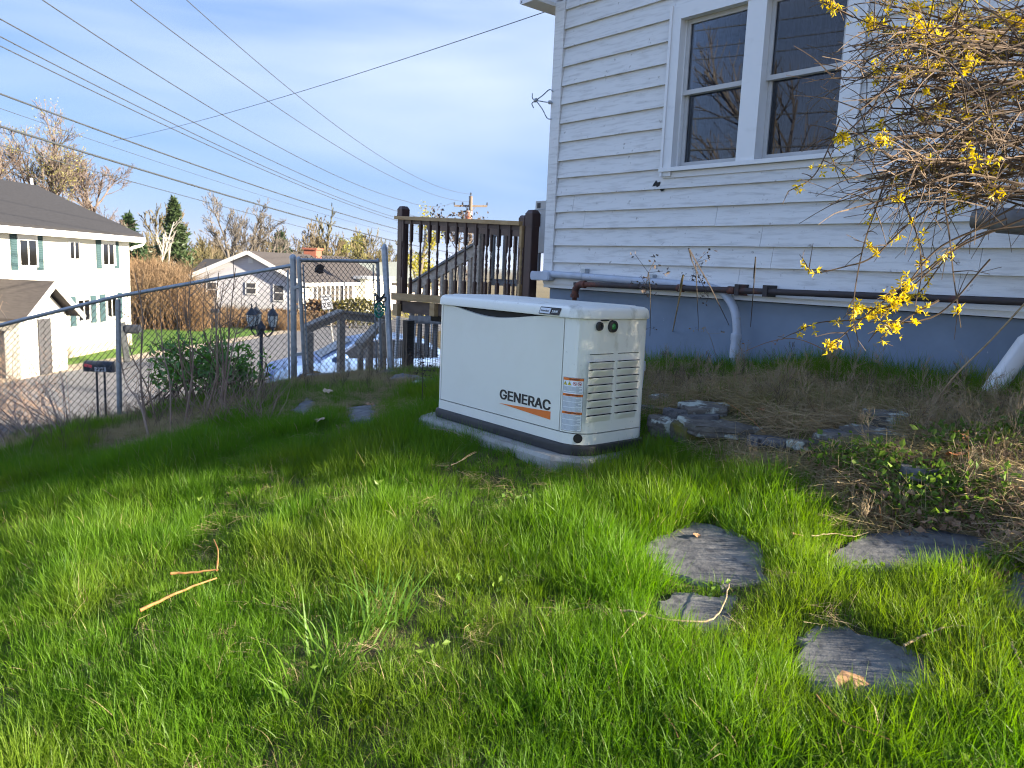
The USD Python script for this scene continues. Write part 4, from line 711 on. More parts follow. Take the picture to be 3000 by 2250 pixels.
# ------------------------------------------------------------------ blue car behind the gate
def car():
    c0 = np.array([-16.9, 7.35]); u = unit(np.array([.30, .95, 0])); n = np.array([u[1], -u[0], 0]); gz_ = float(H(-16.1, 8.4))+.27
    t = thing('parked_car', 'pale blue sedan parked on the street side behind the gate', 'car', (c0[0]+u[0]*2, c0[1]+u[1]*2, gz_))
    P = lambda s, y, z: np.array([c0[0], c0[1], gz_])+u*s+n*y+np.array([0, 0, z])
    st = [(-.35, .30, .62, .70), (-.2, .22, .74, .80), (.2, .2, .84, .87), (.8, .2, .92, .90), (1.6, .2, .98, .90), (2.6, .2, 1.0, .91), (3.4, .2, 1.02, .90), (4.0, .22, 1.02, .86), (4.3, .3, .9, .78)]
    rings = []
    for s, zb, zt, hw in st: rings.append([P(s, y*hw, z) for y, z in ((-.86, zb), (.86, zb), (1., zb+.15), (1.01, (zb+zt)/2), (.95, zt-.06), (.82, zt), (-.82, zt), (-.95, zt-.06), (-1.01, (zb+zt)/2), (-1, zb+.15))])
    put(t, 'body', B().loft(rings), CARPAINT, 50)
    gh = [(.75, .93, .62), (1.55, 1.36, .60), (2.0, 1.45, .59), (2.7, 1.47, .59), (3.2, 1.40, .60), (3.85, 1.02, .62)]
    rr = []
    for s, zt, hw in gh: zb = .88; rr.append([P(s, y, z) for y, z in ((-.82, zb), (.82, zb), (.82+(hw-.82)*(zt-zb)/.55, zt-.03 if zt > 1 else zt), (hw*.8, zt+.012), (-hw*.8, zt+.012), (-.82-(hw-.82)*(zt-zb)/.55, zt-.03 if zt > 1 else zt))])
    put(t, 'cabin', B().loft(rr), CARPAINT, 30)
    side = lambda y0, sgn: lambda s, z: P(s, sgn*(.826-.38*(z-.88)), z)
    for sgn in (1, -1):
        f = side(0, sgn)
        for nm, poly in (('side_window', [(1.12, 1.0), (1.62, 1.32), (2.15, 1.385), (2.15, 1.0)]), ('side_window', [(2.21, 1.0), (2.21, 1.39), (2.75, 1.385), (3.25, 1.28), (3.5, 1.05), (3.4, 1.0)])):
            v = np.array([f(s, z)+n*sgn*.012 for s, z in poly]); put(t, nm, B().add(v, [[0, i, i+1] for i in range(1, len(v)-1)]), CARGLASS)
        rim = [f(s, z)+n*sgn*.016 for s, z in ((1.05, .985), (1.6, 1.34), (2.15, 1.41), (2.75, 1.405), (3.3, 1.29))]; put(t, 'chrome_strip', B().tube(rim, .012, 5), CHROME)
        put(t, 'mirror', B().lathe([(0, -.1), (.07, -.06), (.08, .05), (0, .1)], f(1.25, 1.02)+n*sgn*.12, 8, u), CARPAINT, True)
        put(t, 'door_handle', B().bar(P(2.0, sgn*.92, .86), P(2.2, sgn*.92, .86), .03, .02), CHROME)
    v = np.array([P(.8, -.5, .965), P(.8, .5, .965), P(1.5, .47, 1.365), P(1.5, -.47, 1.365)])+u*-.015+[0, 0, .015]; put(t, 'windscreen', B().add(v, [[0, 1, 2, 3]]), CARGLASS)
    for s in (.55, 3.35):
        for sgn in (1, -1):
            wq = put(t, 'wheel', B().lathe([(.18, -.1), (.30, -.1), (.325, -.07), (.325, .07), (.30, .1), (.18, .1)], P(s, sgn*.84, .325), 20, n), RUBBER, 40); put(wq, 'rim', B().lathe([(0, .06), (.2, .085), (.21, .1)], P(s, sgn*.84, .325), 16, n*sgn), CHROME, 30)
            put(t, 'wheel_arch', B().lathe([(0, .0), (.37, .0)], P(s, sgn*.915, .37), 20, n*sgn), DARKGAP)
car()

# ------------------------------------------------------------------ white two-storey house
WH = thing('two_storey_house', 'white two-storey house with teal shutters and dark roof across the street', 'house', tuple(aw(386, 1002, 36.5)))
hR = aw(386, 1002, 36.5); fd = unit(np.array([-.75, .66, 0])); fn = np.array([.66, .75, 0]); fn = unit(fn)
S = lambda px, py: (lambda q: ((q-hR) @ -fd, q[2]))(atP(px, py, hR, fn))
FP = lambda s, z, o=0.: hR*[1, 1, 0]-fd*s+fn*o+np.array([0, 0, z])
zeave = S(374, 700)[1]; zbase = hR[2]-.4; FL, FDp = 17.0, 9.0
wl = B().loft([[FP(0, zbase), FP(FL, zbase), FP(FL, zbase, -FDp), FP(0, zbase, -FDp)], [FP(0, zeave), FP(FL, zeave), FP(FL, zeave, -FDp), FP(0, zeave, -FDp)]]); put(WH, 'wall', wl, VINYL)
put(WH, 'foundation', B().loft([[FP(-.01, zbase-1, .01), FP(FL, zbase-1, .01), FP(FL, zbase-1, -1), FP(-.01, zbase-1, -1)], [FP(-.01, S(386, 990)[1]+.02, .012), FP(FL, S(386, 990)[1]+.02, .012), FP(FL, S(386, 990)[1]+.02, -1), FP(-.01, S(386, 990)[1]+.02, -1)]]), mat('tan_foundation', (.42, .35, .26), .9))
rq = atP(92, 548, FP(0, 0, -FDp/2), fn); zr_ = rq[2]; oh = .45
roof = B()
for o0, o1 in ((oh, -FDp/2), (-FDp-oh, -FDp/2)):
    a, b, c, d = FP(-oh, zeave+.1, o0), FP(FL+oh, zeave+.1, o0), FP(FL+oh, zr_, o1), FP(-oh, zr_, o1); up = np.array([0, 0, .12]); roof.loft([[a, b, c, d], [a+up, b+up, c+up, d+up]])
rfw = put(WH, 'roof', roof, SHING)
put(rfw, 'gutter', B().bar(FP(-oh, zeave-.02, oh+.03), FP(FL, zeave-.02, oh+.03), .14, .24), TRIM); put(rfw, 'soffit', B().loft([[FP(-oh, zeave-.13, 0), FP(FL, zeave-.13, 0), FP(FL, zeave-.13, oh), FP(-oh, zeave-.13, oh)], [FP(-oh, zeave-.10, 0), FP(FL, zeave-.10, 0), FP(FL, zeave-.10, oh), FP(-oh, zeave-.10, oh)]]), TRIM)
put(rfw, 'gutter_return', B().tube(bez([FP(-oh-.1, zeave-.05, oh), FP(-oh, zeave-.25, oh-.1), FP(-.1, zeave-.4, .1), FP(-.02, zeave-.5, .06)], 5), .07, 8), TRIM, 40)
gq = [FP(-.01, zeave, 0), FP(-.01, zeave, -FDp), FP(-.01, zr_, -FDp/2)]; put(WH, 'gable', B().loft([gq, [p-fd*-.1 for p in gq]]), VINYL)
vp = atP(92, 522, FP(0, 0, -FDp/2-.5), fn); put(rfw, 'vent_stack', B().tube([vp-[0, 0, .6], vp], .06, 8), TRIM)
def hwin(parent, x0, x1, y0, y1, gx0_, gx1_, gy0_, gy1_, split=True):
    a, b = S(x0, (y0+y1)/2), S(x1, (y0+y1)/2); zt, zb = S((x0+x1)/2, y0)[1], S((x0+x1)/2, y1)[1]; g0, g1 = S(gx0_, 0)[0], S(gx1_, 0)[0]; gt, gb_ = S((x0+x1)/2, gy0_)[1], S((x0+x1)/2, gy1_)[1]
    s0_, s1_ = sorted((a[0], b[0])); g0, g1 = sorted((S(gx0_, (y0+y1)/2)[0], S(gx1_, (y0+y1)/2)[0]))
    fr = B(); ex = lambda s_a, s_b, za, zb_, o0, o1: fr.loft([[FP(s_a, za, o0), FP(s_b, za, o0), FP(s_b, zb_, o0), FP(s_a, zb_, o0)], [FP(s_a, za, o1), FP(s_b, za, o1), FP(s_b, zb_, o1), FP(s_a, zb_, o1)]])
    ex(s0_, g0, zb, zt, .0, .05); ex(g1, s1_, zb, zt, .0, .05); ex(g0, g1, zb, gb_, 0, .05); ex(g0, g1, gt, zt, 0, .05)
    if split: m_ = (g0+g1)/2; ex(m_-.03, m_+.03, gb_, gt, 0, .045)
    w_ = put(parent, 'window', fr, TRIM)
    pn = B(); pn.loft([[FP(g0, gb_, .012), FP(g1, gb_, .012), FP(g1, gt, .012), FP(g0, gt, .012)], [FP(g0, gb_, .018), FP(g1, gb_, .018), FP(g1, gt, .018), FP(g0, gt, .018)]]); put(w_, 'blind', pn, BLIND)
    pn = B(); pn.loft([[FP(g0, gb_, .03), FP(g1, gb_, .03), FP(g1, gt, .03), FP(g0, gt, .03)], [FP(g0, gb_, .034), FP(g1, gb_, .034), FP(g1, gt, .034), FP(g0, gt, .034)]]); put(w_, 'pane', pn, GLASSF)
def shutter(parent, x0, x1, y0, y1):
    a, b = sorted((S(x0, (y0+y1)/2)[0], S(x1, (y0+y1)/2)[0])); zt, zb = S((x0+x1)/2, y0)[1], S((x0+x1)/2, y1)[1]
    bb = B().loft([[FP(a, zb, .002), FP(b, zb, .002), FP(b, zt, .002), FP(a, zt, .002)], [FP(a, zb, .03), FP(b, zb, .03), FP(b, zt, .03), FP(a, zt, .03)]])
    nsl = 14
    for k in range(nsl): z = zb+.06+(zt-zb-.12)*(k+.5)/nsl; bb.loft([[FP(a+.04, z-.035, .03), FP(b-.04, z-.035, .03), FP(b-.04, z-.03, .05), FP(a+.04, z-.03, .05)], [FP(a+.04, z+.02, .03), FP(b-.04, z+.02, .03), FP(b-.04, z+.022, .034), FP(a+.04, z+.022, .034)]])
    put(parent, 'shutter', bb, TEAL)
hwin(WH, 49, 108, 687, 782, 56, 104, 704, 777); hwin(WH, 199, 232, 707, 762, 203, 229, 711, 758); hwin(WH, 295, 336, 702, 778, 300, 331, 716, 775); hwin(WH, 225, 263, 877, 942, 228, 260, 879, 938); hwin(WH, 310, 341, 871, 930, 313, 339, 873, 927)
for s in ((30, 50, 684, 791), (106, 125, 690, 791), (281, 296, 700, 787), (335, 347, 703, 786), (205, 222, 869, 957), (265, 281, 865, 946), (292, 308, 862, 943), (345, 357, 857, 933)): shutter(WH, *s)
# entry porch with its own gable
pa = S(60, 845)[0]; pw, pp = 2.6, 1.8; pz0, pz1, pz2 = zbase-.8, S(100, 905)[1], S(100, 905)[1]+.95
pc = S(100, 900)[0]+2.3
pb = B().loft([[FP(pc-pw/2, pz0, 0), FP(pc+pw/2, pz0, 0), FP(pc+pw/2, pz0, pp), FP(pc-pw/2, pz0, pp)], [FP(pc-pw/2, pz1, 0), FP(pc+pw/2, pz1, 0), FP(pc+pw/2, pz1, pp), FP(pc-pw/2, pz1, pp)]]); pb.loft([[FP(pc-pw/2, pz1, pp-.05), FP(pc+pw/2, pz1, pp-.05), FP(pc, pz2, pp-.05)], [FP(pc-pw/2, pz1, pp), FP(pc+pw/2, pz1, pp), FP(pc, pz2, pp)]])
pch = put(WH, 'porch', pb, VINYL)
pr = B()
for sg_ in (-1, 1): e0, e1 = FP(pc+sg_*(pw/2+.4), pz1-.15, 0), FP(pc, pz2+.12, 0); k = fn*(pp+.45); up = np.array([0, 0, .1]); pr.loft([[e0, e1, e1+k, e0+k], [e0+up, e1+up, e1+k+up, e0+k+up]])
put(pch, 'porch_roof', pr, SHINGB)
for sg_ in (-1, 1): put(pch, 'barge_board', B().bar(FP(pc+sg_*(pw/2+.42), pz1-.2, pp+.47), FP(pc, pz2+.10, pp+.47), .04, .18), TRIM)
dq = B().loft([[FP(pc+pw/2+.03, pz0+1.0, .6), FP(pc+pw/2+.03, pz0+1.0, 1.3), FP(pc+pw/2+.03, pz0+2.6, 1.3), FP(pc+pw/2+.03, pz0+2.6, .6)], [FP(pc+pw/2+.06, pz0+1.0, .6), FP(pc+pw/2+.06, pz0+1.0, 1.3), FP(pc+pw/2+.06, pz0+2.6, 1.3), FP(pc+pw/2+.06, pz0+2.6, .6)]]); put(pch, 'door', dq, DARKROOM)
dq = B().loft([[FP(pc-.35, pz0+.7, pp+.01), FP(pc+.35, pz0+.7, pp+.01), FP(pc+.35, pz1-.15, pp+.01), FP(pc-.35, pz1-.15, pp+.01)], [FP(pc-.35, pz0+.7, pp+.04), FP(pc+.35, pz0+.7, pp+.04), FP(pc+.35, pz1-.15, pp+.04), FP(pc-.35, pz1-.15, pp+.04)]]); put(pch, 'porch_window', dq, DARKROOM)

# ------------------------------------------------------------------ ranch house
RH = thing('ranch_house', 'low ranch house with grey gable wall, cream front and brick chimney', 'house', tuple(aw(882, 932, 55)))
rC = aw(882, 932, 55.); rdir = unit(np.array([-.605, .797, 0])); gdir = unit(np.array([-.65, -.76, 0])); zb = rC[2]-.5
gn = np.array([gdir[1], -gdir[0], 0]); gn = gn if gn @ (EYE-rC) > 0 else -gn
fnr = np.array([rdir[1], -rdir[0], 0]); fnr = fnr if fnr[0] > 0 else -fnr
gp_ = lambda px, py: atP(px, py, rC, gn); eL, eR, ap, bLr = gp_(557, 818), gp_(882, 822), gp_(733, 744), gp_(560, 915)
ez = (eL[2]+eR[2])/2; GWd = (eL-rC) @ gdir; DEEP = 15.5
RP = lambda g, z, d=0.: rC*[1, 1, 0]+gdir*g+rdir*d+np.array([0, 0, z])
mid = (ap-rC) @ gdir
sec = [(0, zb), (GWd, zb), (GWd, ez), (mid, ap[2]), (0, ez)]
put(RH, 'gable_wall', B().loft([[RP(g, z, 0) for g, z in sec], [RP(g, z, .3) for g, z in sec]]), GREYVINYL)
put(RH, 'wall', B().loft([[RP(g, z, .3) for g, z in sec[:3]+[sec[4]]], [RP(g, z, DEEP) for g, z in sec[:3]+[sec[4]]]]), mat('cream_siding', (.72, .68, .60), .6))
rr = B(); ovh = .4
for g0, g1 in ((-ovh, mid), (GWd+ovh, mid)):
    z0 = ez-.18; a, b, c, d = RP(g0, z0, -.35), RP(g1, ap[2]+.05, -.35), RP(g1, ap[2]+.05, DEEP+.3), RP(g0, z0, DEEP+.3); up = np.array([0, 0, .16]); rr.loft([[a, b, c, d], [a+up, b+up, c+up, d+up]])
rrp = put(RH, 'roof', rr, SHINGB)
for g0 in (-ovh, GWd+ovh): put(rrp, 'barge_board', B().bar(RP(g0, ez-.15, -.38), RP(mid, ap[2]+.1, -.38), .06, .26), TRIM)
put(rrp, 'fascia', B().bar(RP(-ovh-.02, ez-.15, -.3), RP(-ovh-.02, ez-.15, DEEP+.3), .06, .24), TRIM)
def gbox(name, x0, x1, y0, y1, m, parent=RH, t0=-.02, t1=-.06, label=None):
    a, b, c = gp_(x0, y1), gp_(x1, y1), gp_(x0, y0); g0, g1 = (a-rC) @ gdir, (b-rC) @ gdir
    return put(parent, name, B().loft([[RP(g0, a[2], t0), RP(g1, a[2], t0), RP(g1, c[2], t0), RP(g0, c[2], t0)], [RP(g0, a[2], t1), RP(g1, a[2], t1), RP(g1, c[2], t1), RP(g0, c[2], t1)]]), m, label=label)
for x0, x1, y0, y1 in ((606, 639, 823, 872), (720, 754, 825, 862), (801, 835, 832, 882)):
    w_ = gbox('window', x0, x1, y0, y1, TRIM); gbox('pane', x0+4, x1-4, y0+4, y1-3, DARKROOM, w_, -.062, -.07); gbox('meeting_rail', x0+3, x1-3, (y0+y1)/2-1, (y0+y1)/2+1, TRIM, w_, -.071, -.08)
gbox('attic_vent', 728, 742, 752, 771, TRIM); gbox('corner_trim', 556, 561, 818, 920, TRIM); gbox('corner_trim', 876, 883, 822, 930, TRIM); gbox('foundation', 556, 883, 908, 950, mat('grey_foundation', (.33, .30, .25), .9), RH, -.01, -.03)
fp_ = lambda px, py: atP(px, py, rC, fnr)
def fbox(name, x0, x1, y0, y1, m, parent=RH, o0=.0, o1=.06):
    a, b, c = fp_(x0, y1), fp_(x1, y1), fp_(x0, y0); d0, d1 = (a-rC) @ rdir, (b-rC) @ rdir; Q = lambda d, z, o: RP(0, z, d)+fnr*o
    return put(parent, name, B().loft([[Q(d0, a[2], o0), Q(d1, b[2], o0), Q(d1, c[2], o0), Q(d0, c[2], o0)], [Q(d0, a[2], o1), Q(d1, b[2], o1), Q(d1, c[2], o1), Q(d0, c[2], o1)]]), m)
w_ = fbox('bay_window', 905, 1028, 828, 886, TRIM, RH, .0, .25)
for x in range(909, 1022, 13): fbox('pane', x, x+9, 832, 880, BLIND if (x//13) % 3 else DARKROOM, w_, .26, .28)
w_ = fbox('garage_wing', 1040, 1112, 815, 912, mat('white_garage', (.76, .74, .66), .55), RH, .0, .9); fbox('garage_door', 1056, 1101, 836, 892, mat('garage_door_cream', (.72, .69, .55), .5), w_, .91, .96)
fbox('garage_fascia', 1034, 1115, 808, 816, TRIM, RH, 0, 1.3)
cq = atP(929, 755, RP(mid, 0, 0), fnr); cd_ = (cq-rC) @ rdir; cz = atP(929, 733, RP(mid, 0, 0), fnr)[2]
ch = put(RH, 'chimney', B().loft([[RP(mid+a_*.5, ap[2]-.6, cd_+b_*.5) for a_, b_ in ((-1, -1), (1, -1), (1, 1), (-1, 1))], [RP(mid+a_*.5, cz, cd_+b_*.5) for a_, b_ in ((-1, -1), (1, -1), (1, 1), (-1, 1))]]), BRICK); put(ch, 'cap', B().loft([[RP(mid+a_*.6, cz, cd_+b_*.6) for a_, b_ in ((-1, -1), (1, -1), (1, 1), (-1, 1))], [RP(mid+a_*.6, cz+.15, cd_+b_*.6) for a_, b_ in ((-1, -1), (1, -1), (1, 1), (-1, 1))]]), BRICK)
# rear wing at the left
a0, a1 = aw(552, 815, 63.), aw(590, 812, 63.); t0, t1 = aw(600, 762, 68.), aw(690, 765, 68.)
put(RH, 'rear_roof', B().loft([[aw(548, 808, 60.), aw(720, 812, 62.), aw(700, 766, 66.), aw(600, 763, 66.)], [aw(548, 802, 60.), aw(720, 806, 62.), aw(700, 760, 66.), aw(600, 758, 66.)]]), SHING)
rh2 = thing('neighbour_house', 'house with pale green-grey roof behind the ranch house, partly hidden by the deck', 'house', tuple(aw(1120, 850, 80.)))
A = lambda x, y, w: aw(x, y, w)
put(rh2, 'roof', B().loft([[A(1035, 775, 84.), A(1140, 828, 74.), A(1290, 835, 80.), A(1230, 770, 90.)], [A(1035, 770, 84.), A(1140, 823, 74.), A(1290, 830, 80.), A(1230, 765, 90.)]]), SHINGG)
put(rh2, 'barge_board', B().bar(A(1033, 774, 83.9), A(1141, 828, 73.8), .3, .35), TRIM)
put(rh2, 'wall', B().loft([[A(1075, 930, 82.), A(1140, 930, 75.), A(1290, 930, 81.)], [A(1075, 795, 82.), A(1140, 826, 75.), A(1290, 832, 81.)]]), mat('pink_grey_siding', (.5, .45, .42), .7))
# ------------------------------------------------------------------ vegetation helpers
def leaf_cards(r, pos, size, up=.3, aspect=.55, fold=.25):
    """small pointed leaves (4 triangles each) at pos with random directions"""
    n = len(pos); d = r.normal(size=(n, 3)); d[:, 2] += up; d /= np.linalg.norm(d, axis=1, keepdims=True); q = np.cross(d, r.normal(size=(n, 3))); q /= np.linalg.norm(q, axis=1, keepdims=True); m = np.cross(d, q)
    s = np.asarray(size)*r.uniform(.65, 1.3, n); s = s[:, None]; c = pos+d*s*.5
    v = np.stack([pos, c+q*s*aspect*.5+m*s*fold*.3, pos+d*s, c-q*s*aspect*.5+m*s*fold*.3, c], 1).reshape(-1, 3); i = np.arange(n)[:, None]*5
    return v, np.concatenate([i+[0, 1, 4], i+[1, 2, 4], i+[2, 3, 4], i+[3, 0, 4]], 0)
def grow(r, p, d, L, rad, lvl, out, kids=(5, 6, 6), ratio=.55, angle=.7, up=.15, wig=.12, npt=5, tips=None, tend=None):
    pts = [np.asarray(p, float)]; d = unit(d)
    for k in range(npt-1):
        d = unit(d+r.normal(0, wig, 3)+[0, 0, up]*np.array(1.0)*(1 if tend is None else 0)+(0 if tend is None else np.asarray(tend))); pts.append(pts[-1]+d*L/(npt-1))
    pts = np.array(pts); out.append((lvl, pts, np.linspace(rad, rad*.35 if lvl else rad*.45, npt)))
    if lvl >= len(kids):
        if tips is not None: tips.append(pts[-1]); tips.append(pts[-2])
        return
    for k in range(kids[lvl]):
        t = r.uniform(.28, 1) if lvl else r.uniform(.3, 1); i = min(int(t*(npt-1)), npt-2); f = t*(npt-1)-i; q = pts[i]*(1-f)+pts[i+1]*f; a = unit(pts[i+1]-pts[i])
        s = unit(np.cross(a, r.normal(size=3))); nd = a*math.cos(angle)+s*math.sin(angle)*r.uniform(.7, 1.2)
        grow(r, q, nd, L*ratio*r.uniform(.7, 1.2)*(1.25-.5*t), rad*(.55-.2*t), lvl+1, out, kids, ratio, angle, up, wig, 4, tips, tend)
def tubes(b, br, lv, sides):
    for l, p, r_ in br:
        if l in lv: b.tube(p, r_, sides, cap=False)
    return b
def bare_tree(name, label, base, h, rad, lean=(0, 0, 0), seed=1, bark=None, kids=(7, 7, 6, 4), ratio=.5, angle=.62, up=.1, trunkfrac=.62, buds=None, budsize=.12, budfrac=1., cat='tree', minr=.012, group=None):
    r = np.random.default_rng(seed); out, tips = [], []; grow(r, base, unit(np.array([0, 0, 1.])+np.asarray(lean)), h*trunkfrac, rad, 0, out, kids, ratio, angle, up, .07, 7, tips)
    out = [(l, p, np.maximum(q, minr)) for l, p, q in out]
    t = thing(name, label, cat, tuple(base), group); bark = bark or BARK
    put(t, 'trunk', tubes(B(), out, (0,), 8), bark, 40); put(t, 'branches', tubes(tubes(B(), out, (1,), 5), out, (2, 3, 4), 3), bark)
    if buds: tp_ = np.array(tips); tp_ = tp_[r.random(len(tp_)) < budfrac]; tp_ = np.repeat(tp_, 3, 0)+r.normal(0, .12, (len(tp_)*3, 3)); v, f = leaf_cards(r, tp_, budsize); put(t, 'crown', (v, f), buds)
    return t
def conifer(name, label, base, h, w, seed):
    r = np.random.default_rng(seed); t = thing(name, label, 'tree', tuple(base)); base = np.asarray(base); put(t, 'trunk', B().tube([base, base+[0, 0, h]], [w*.07, .02], 6), BARK)
    P = []
    for z in np.linspace(.22, .99, 30):
        rr_ = w*(1-z)**.75*r.uniform(.6, 1.1)
        for a in r.uniform(0, 6.28, 6):
            n = 26; s = r.random(n)**.7; P.append(base+np.column_stack([np.cos(a+r.normal(0, .12, n))*rr_*s, np.sin(a+r.normal(0, .12, n))*rr_*s, h*z+.12*rr_*s*s+r.normal(0, .06*w, n)-.1*s]))
    P = np.vstack(P); v, f = leaf_cards(r, P, w*.17, .2, .35); put(t, 'crown', (v, f), NEEDLE); return t
def instancer(name, label, cat, protos, pos, yaw, scale, which, tilt=None, group=None, kind='stuff'):
    path = '/World/'+numbered('/World', name); pi = UsdGeom.PointInstancer.Define(stage, path); tag(pi.GetPrim(), label, cat, group, kind); rel = pi.CreatePrototypesRel()
    for k, (nm, mesh, m) in enumerate(protos):
        pp_ = f'{path}/{numbered(path, nm)}'; usdkit.mesh(stage, pp_, mesh, m, False); rel.AddTarget(pp_)
    n = len(pos); pi.CreatePositionsAttr(Vt.Vec3fArray.FromNumpy(np.asarray(pos, np.float32))); pi.CreateProtoIndicesAttr(Vt.IntArray.FromNumpy(np.asarray(which, np.int32)))
    sc = np.asarray(scale, np.float32); sc = np.repeat(sc[:, None], 3, 1) if sc.ndim == 1 else sc; pi.CreateScalesAttr(Vt.Vec3fArray.FromNumpy(sc))
    yaw = np.asarray(yaw); tx, ty = (np.zeros(n), np.zeros(n)) if tilt is None else (tilt[:, 0], tilt[:, 1])
    cz, sz = np.cos(yaw/2), np.sin(yaw/2); qw, qx, qy, qz = np.ones(n), tx/2, ty/2, np.zeros(n); l = np.sqrt(qw**2+qx**2+qy**2); qw, qx, qy = qw/l, qx/l, qy/l
    W4 = np.stack([qw*cz, qx*cz+qy*sz, qy*cz-qx*sz, qw*sz], 1)
    pi.CreateOrientationsAttr([Gf.Quath(*map(float, q)) for q in W4]); return path

# ------------------------------------------------------------------ far land: hill, woodland, trees
hx = []
for k, px in enumerate(np.linspace(-900, 3900, 90)):
    q = atw(px, 740, 3600.); top = -40+70*meshkit.fbm(np.array([[k*.22, 3.3, 0]]), 4, 2)[0]+(62*math.exp(-((px-610)/130)**2))
    o = unit((q-EYE)*[1, 1, 0]); hx.append([q*[1, 1, 0]+[0, 0, -60], q*[1, 1, 0]+o*250+[0, 0, top*.7], q*[1, 1, 0]+o*600+[0, 0, top], q*[1, 1, 0]+o*1500+[0, 0, -60]])
hx = np.array(hx); nk = len(hx); solo('hills', (hx.reshape(-1, 3), [[i*4+j, i*4+j+1, i*4+j+5, i*4+j+4] for i in range(nk-1) for j in range(3)]), HILLM, 'low wooded hills on the horizon', 'hills', True, kind='structure')
def sapling(seed, h=4.5, kids=(9, 6, 3), rad=.035, minr=.010, ang=.5):
    r = np.random.default_rng(seed); out = []; grow(r, (0, 0, 0), (r.normal(0, .08), r.normal(0, .08), 1), h*.8, rad, 0, out, kids, .42, ang, .12, .06, 6); out = [(l, p, np.maximum(q, minr)) for l, p, q in out]
    return tubes(B(), out, (0, 1, 2, 3), 3).mesh()
def brushclump(seed, h=2.2, n=46, sp=.9):
    r = np.random.default_rng(seed); b = B()
    for k in range(n):
        a, s = r.uniform(0, 6.28), sp*r.random()**.6; p = np.array([math.cos(a)*s, math.sin(a)*s, 0]); hh = h*r.uniform(.5, 1.1); d = np.array([r.normal(0, .22), r.normal(0, .22), 1]); mids = [p+d*hh*t+r.normal(0, .05, 3)*t for t in (0, .4, .75, 1)]; b.tube(mids, [.014, .012, .009, .006], 3, False)
        for q in range(5): t = r.uniform(.35, .95); o = p+d*hh*t; e = o+np.array([r.normal(0, .25), r.normal(0, .25), r.uniform(.1, .5)]); b.tube([o, (o+e)/2+[0, 0, .03], e], .006, 3, False)
    return b.mesh()
r = np.random.default_rng(31)
def spread(n, x0, x1, w0, w1, bias=.5):
    px, w = r.uniform(x0, x1, n), w0+(w1-w0)*r.random(n)**bias; P = np.array([atw(a, 800, b) for a, b in zip(px, w)]); return P, px, w
P, px, w = spread(420, 372, 585, 44, 64, .8); P[:, 2] = H(P[:, 0], P[:, 1])
instancer('roadside_brush', 'thick reddish-brown brush beyond the white house', 'brush', [('brush', brushclump(k), BRUSHT) for k in range(4)], P, r.uniform(0, 6.28, len(P)), np.clip(.85+.5*(px < 500)+r.normal(0, .2, len(P)), .5, 1.7), r.integers(0, 4, len(P)))
P, px, w = spread(520, 380, 1200, 85, 210, .8); P[:, 2] = H(P[:, 0], P[:, 1])
hs = (1.25+.35*r.normal(size=len(P)))*(1+.0022*(w-90)); hs[(px > 560)] *= .95
instancer('woodland', 'leafless brown woodland stretching behind the houses', 'woodland', [('sapling', sapling(50+k, 5., (10, 6, 3), .06, .020), WOODT) for k in range(5)]+[('brush', brushclump(9, 3.5, 40, 2.2), WOODT)], P, r.uniform(0, 6.28, len(P)), np.clip(hs, .7, 2.4), r.integers(0, 6, len(P)))
P, px, w = spread(170, 540, 900, 47, 53.5, 1.); P[:, 2] = H(P[:, 0], P[:, 1])
instancer('verge_brush', 'low brown brush in front of the grey ranch house', 'brush', [('brush', brushclump(20+k, .75, 30, .8), BRUSHT) for k in range(3)], P, r.uniform(0, 6.28, len(P)), r.uniform(.5, 1.1, len(P)), r.integers(0, 3, len(P)))
def treebase(px, w): q = atw(px, 800, w); return np.array([q[0], q[1], float(H(q[0], q[1]))])
def topz(px, py, w): return float(atw(px, py, w)[2])
def tree_at(name, label, px, w, ytop, rad, seed, **k): b = treebase(px, w); return bare_tree(name, label, b, topz(px, ytop, w)-b[2], rad, seed=seed, **k)
tree_at('bare_tree', 'tall bare tree with reddish twigs behind the white house, at the left edge', 10, 52, 300, .30, 3, bark=BARKP, buds=BUDR, budfrac=.35, budsize=.10, kids=(9, 8, 6, 3), minr=.013)
tree_at('bare_tree', 'bare tree with yellow-green buds behind the ridge of the white house', 175, 54, 330, .28, 4, bark=BARKP, buds=BUDG, budfrac=.4, budsize=.11, kids=(10, 8, 6, 3), ratio=.55, minr=.016)
tree_at('bare_tree', 'spreading bare tree over the right end of the dark roof', 285, 58, 430, .24, 5, bark=BARKP, buds=BUDR, budfrac=.25, budsize=.09, kids=(10, 8, 6, 2), ratio=.55, minr=.016)
tree_at('birch_tree', 'slender white birch left of the pine', 447, 66, 575, .09, 6, bark=BIRCH, kids=(7, 3), ratio=.22, angle=.5, minr=.016, trunkfrac=.8, cat='tree')
tree_at('birch_tree', 'leaning white birch in front of the pine', 472, 62, 640, .09, 7, bark=BIRCH, lean=(.10, .12, 0), kids=(6, 3), ratio=.25, angle=.5, minr=.016, trunkfrac=.8)
tree_at('birch_tree', 'forked white birch right of the pine trunk', 487, 60, 610, .10, 8, bark=BIRCH, lean=(.06, .10, 0), kids=(6, 4), ratio=.28, angle=.45, minr=.016, trunkfrac=.75)
for px, w, yt, wd, lab, sd in ((514, 70, 592, 2.7, 'dark green pine standing above the brown brush', 11), (380, 84, 640, 3.6, 'dark round conifer beside the end of the dark roof', 12), (997, 150, 712, 3.2, 'small dark conifer on the skyline right of the chimney', 13), (820, 120, 690, 4.5, 'olive conifer clump above the ridge of the ranch house', 14)):
    b = treebase(px, w); conifer('conifer', lab, b, topz(px, yt, w)-b[2], wd, sd)
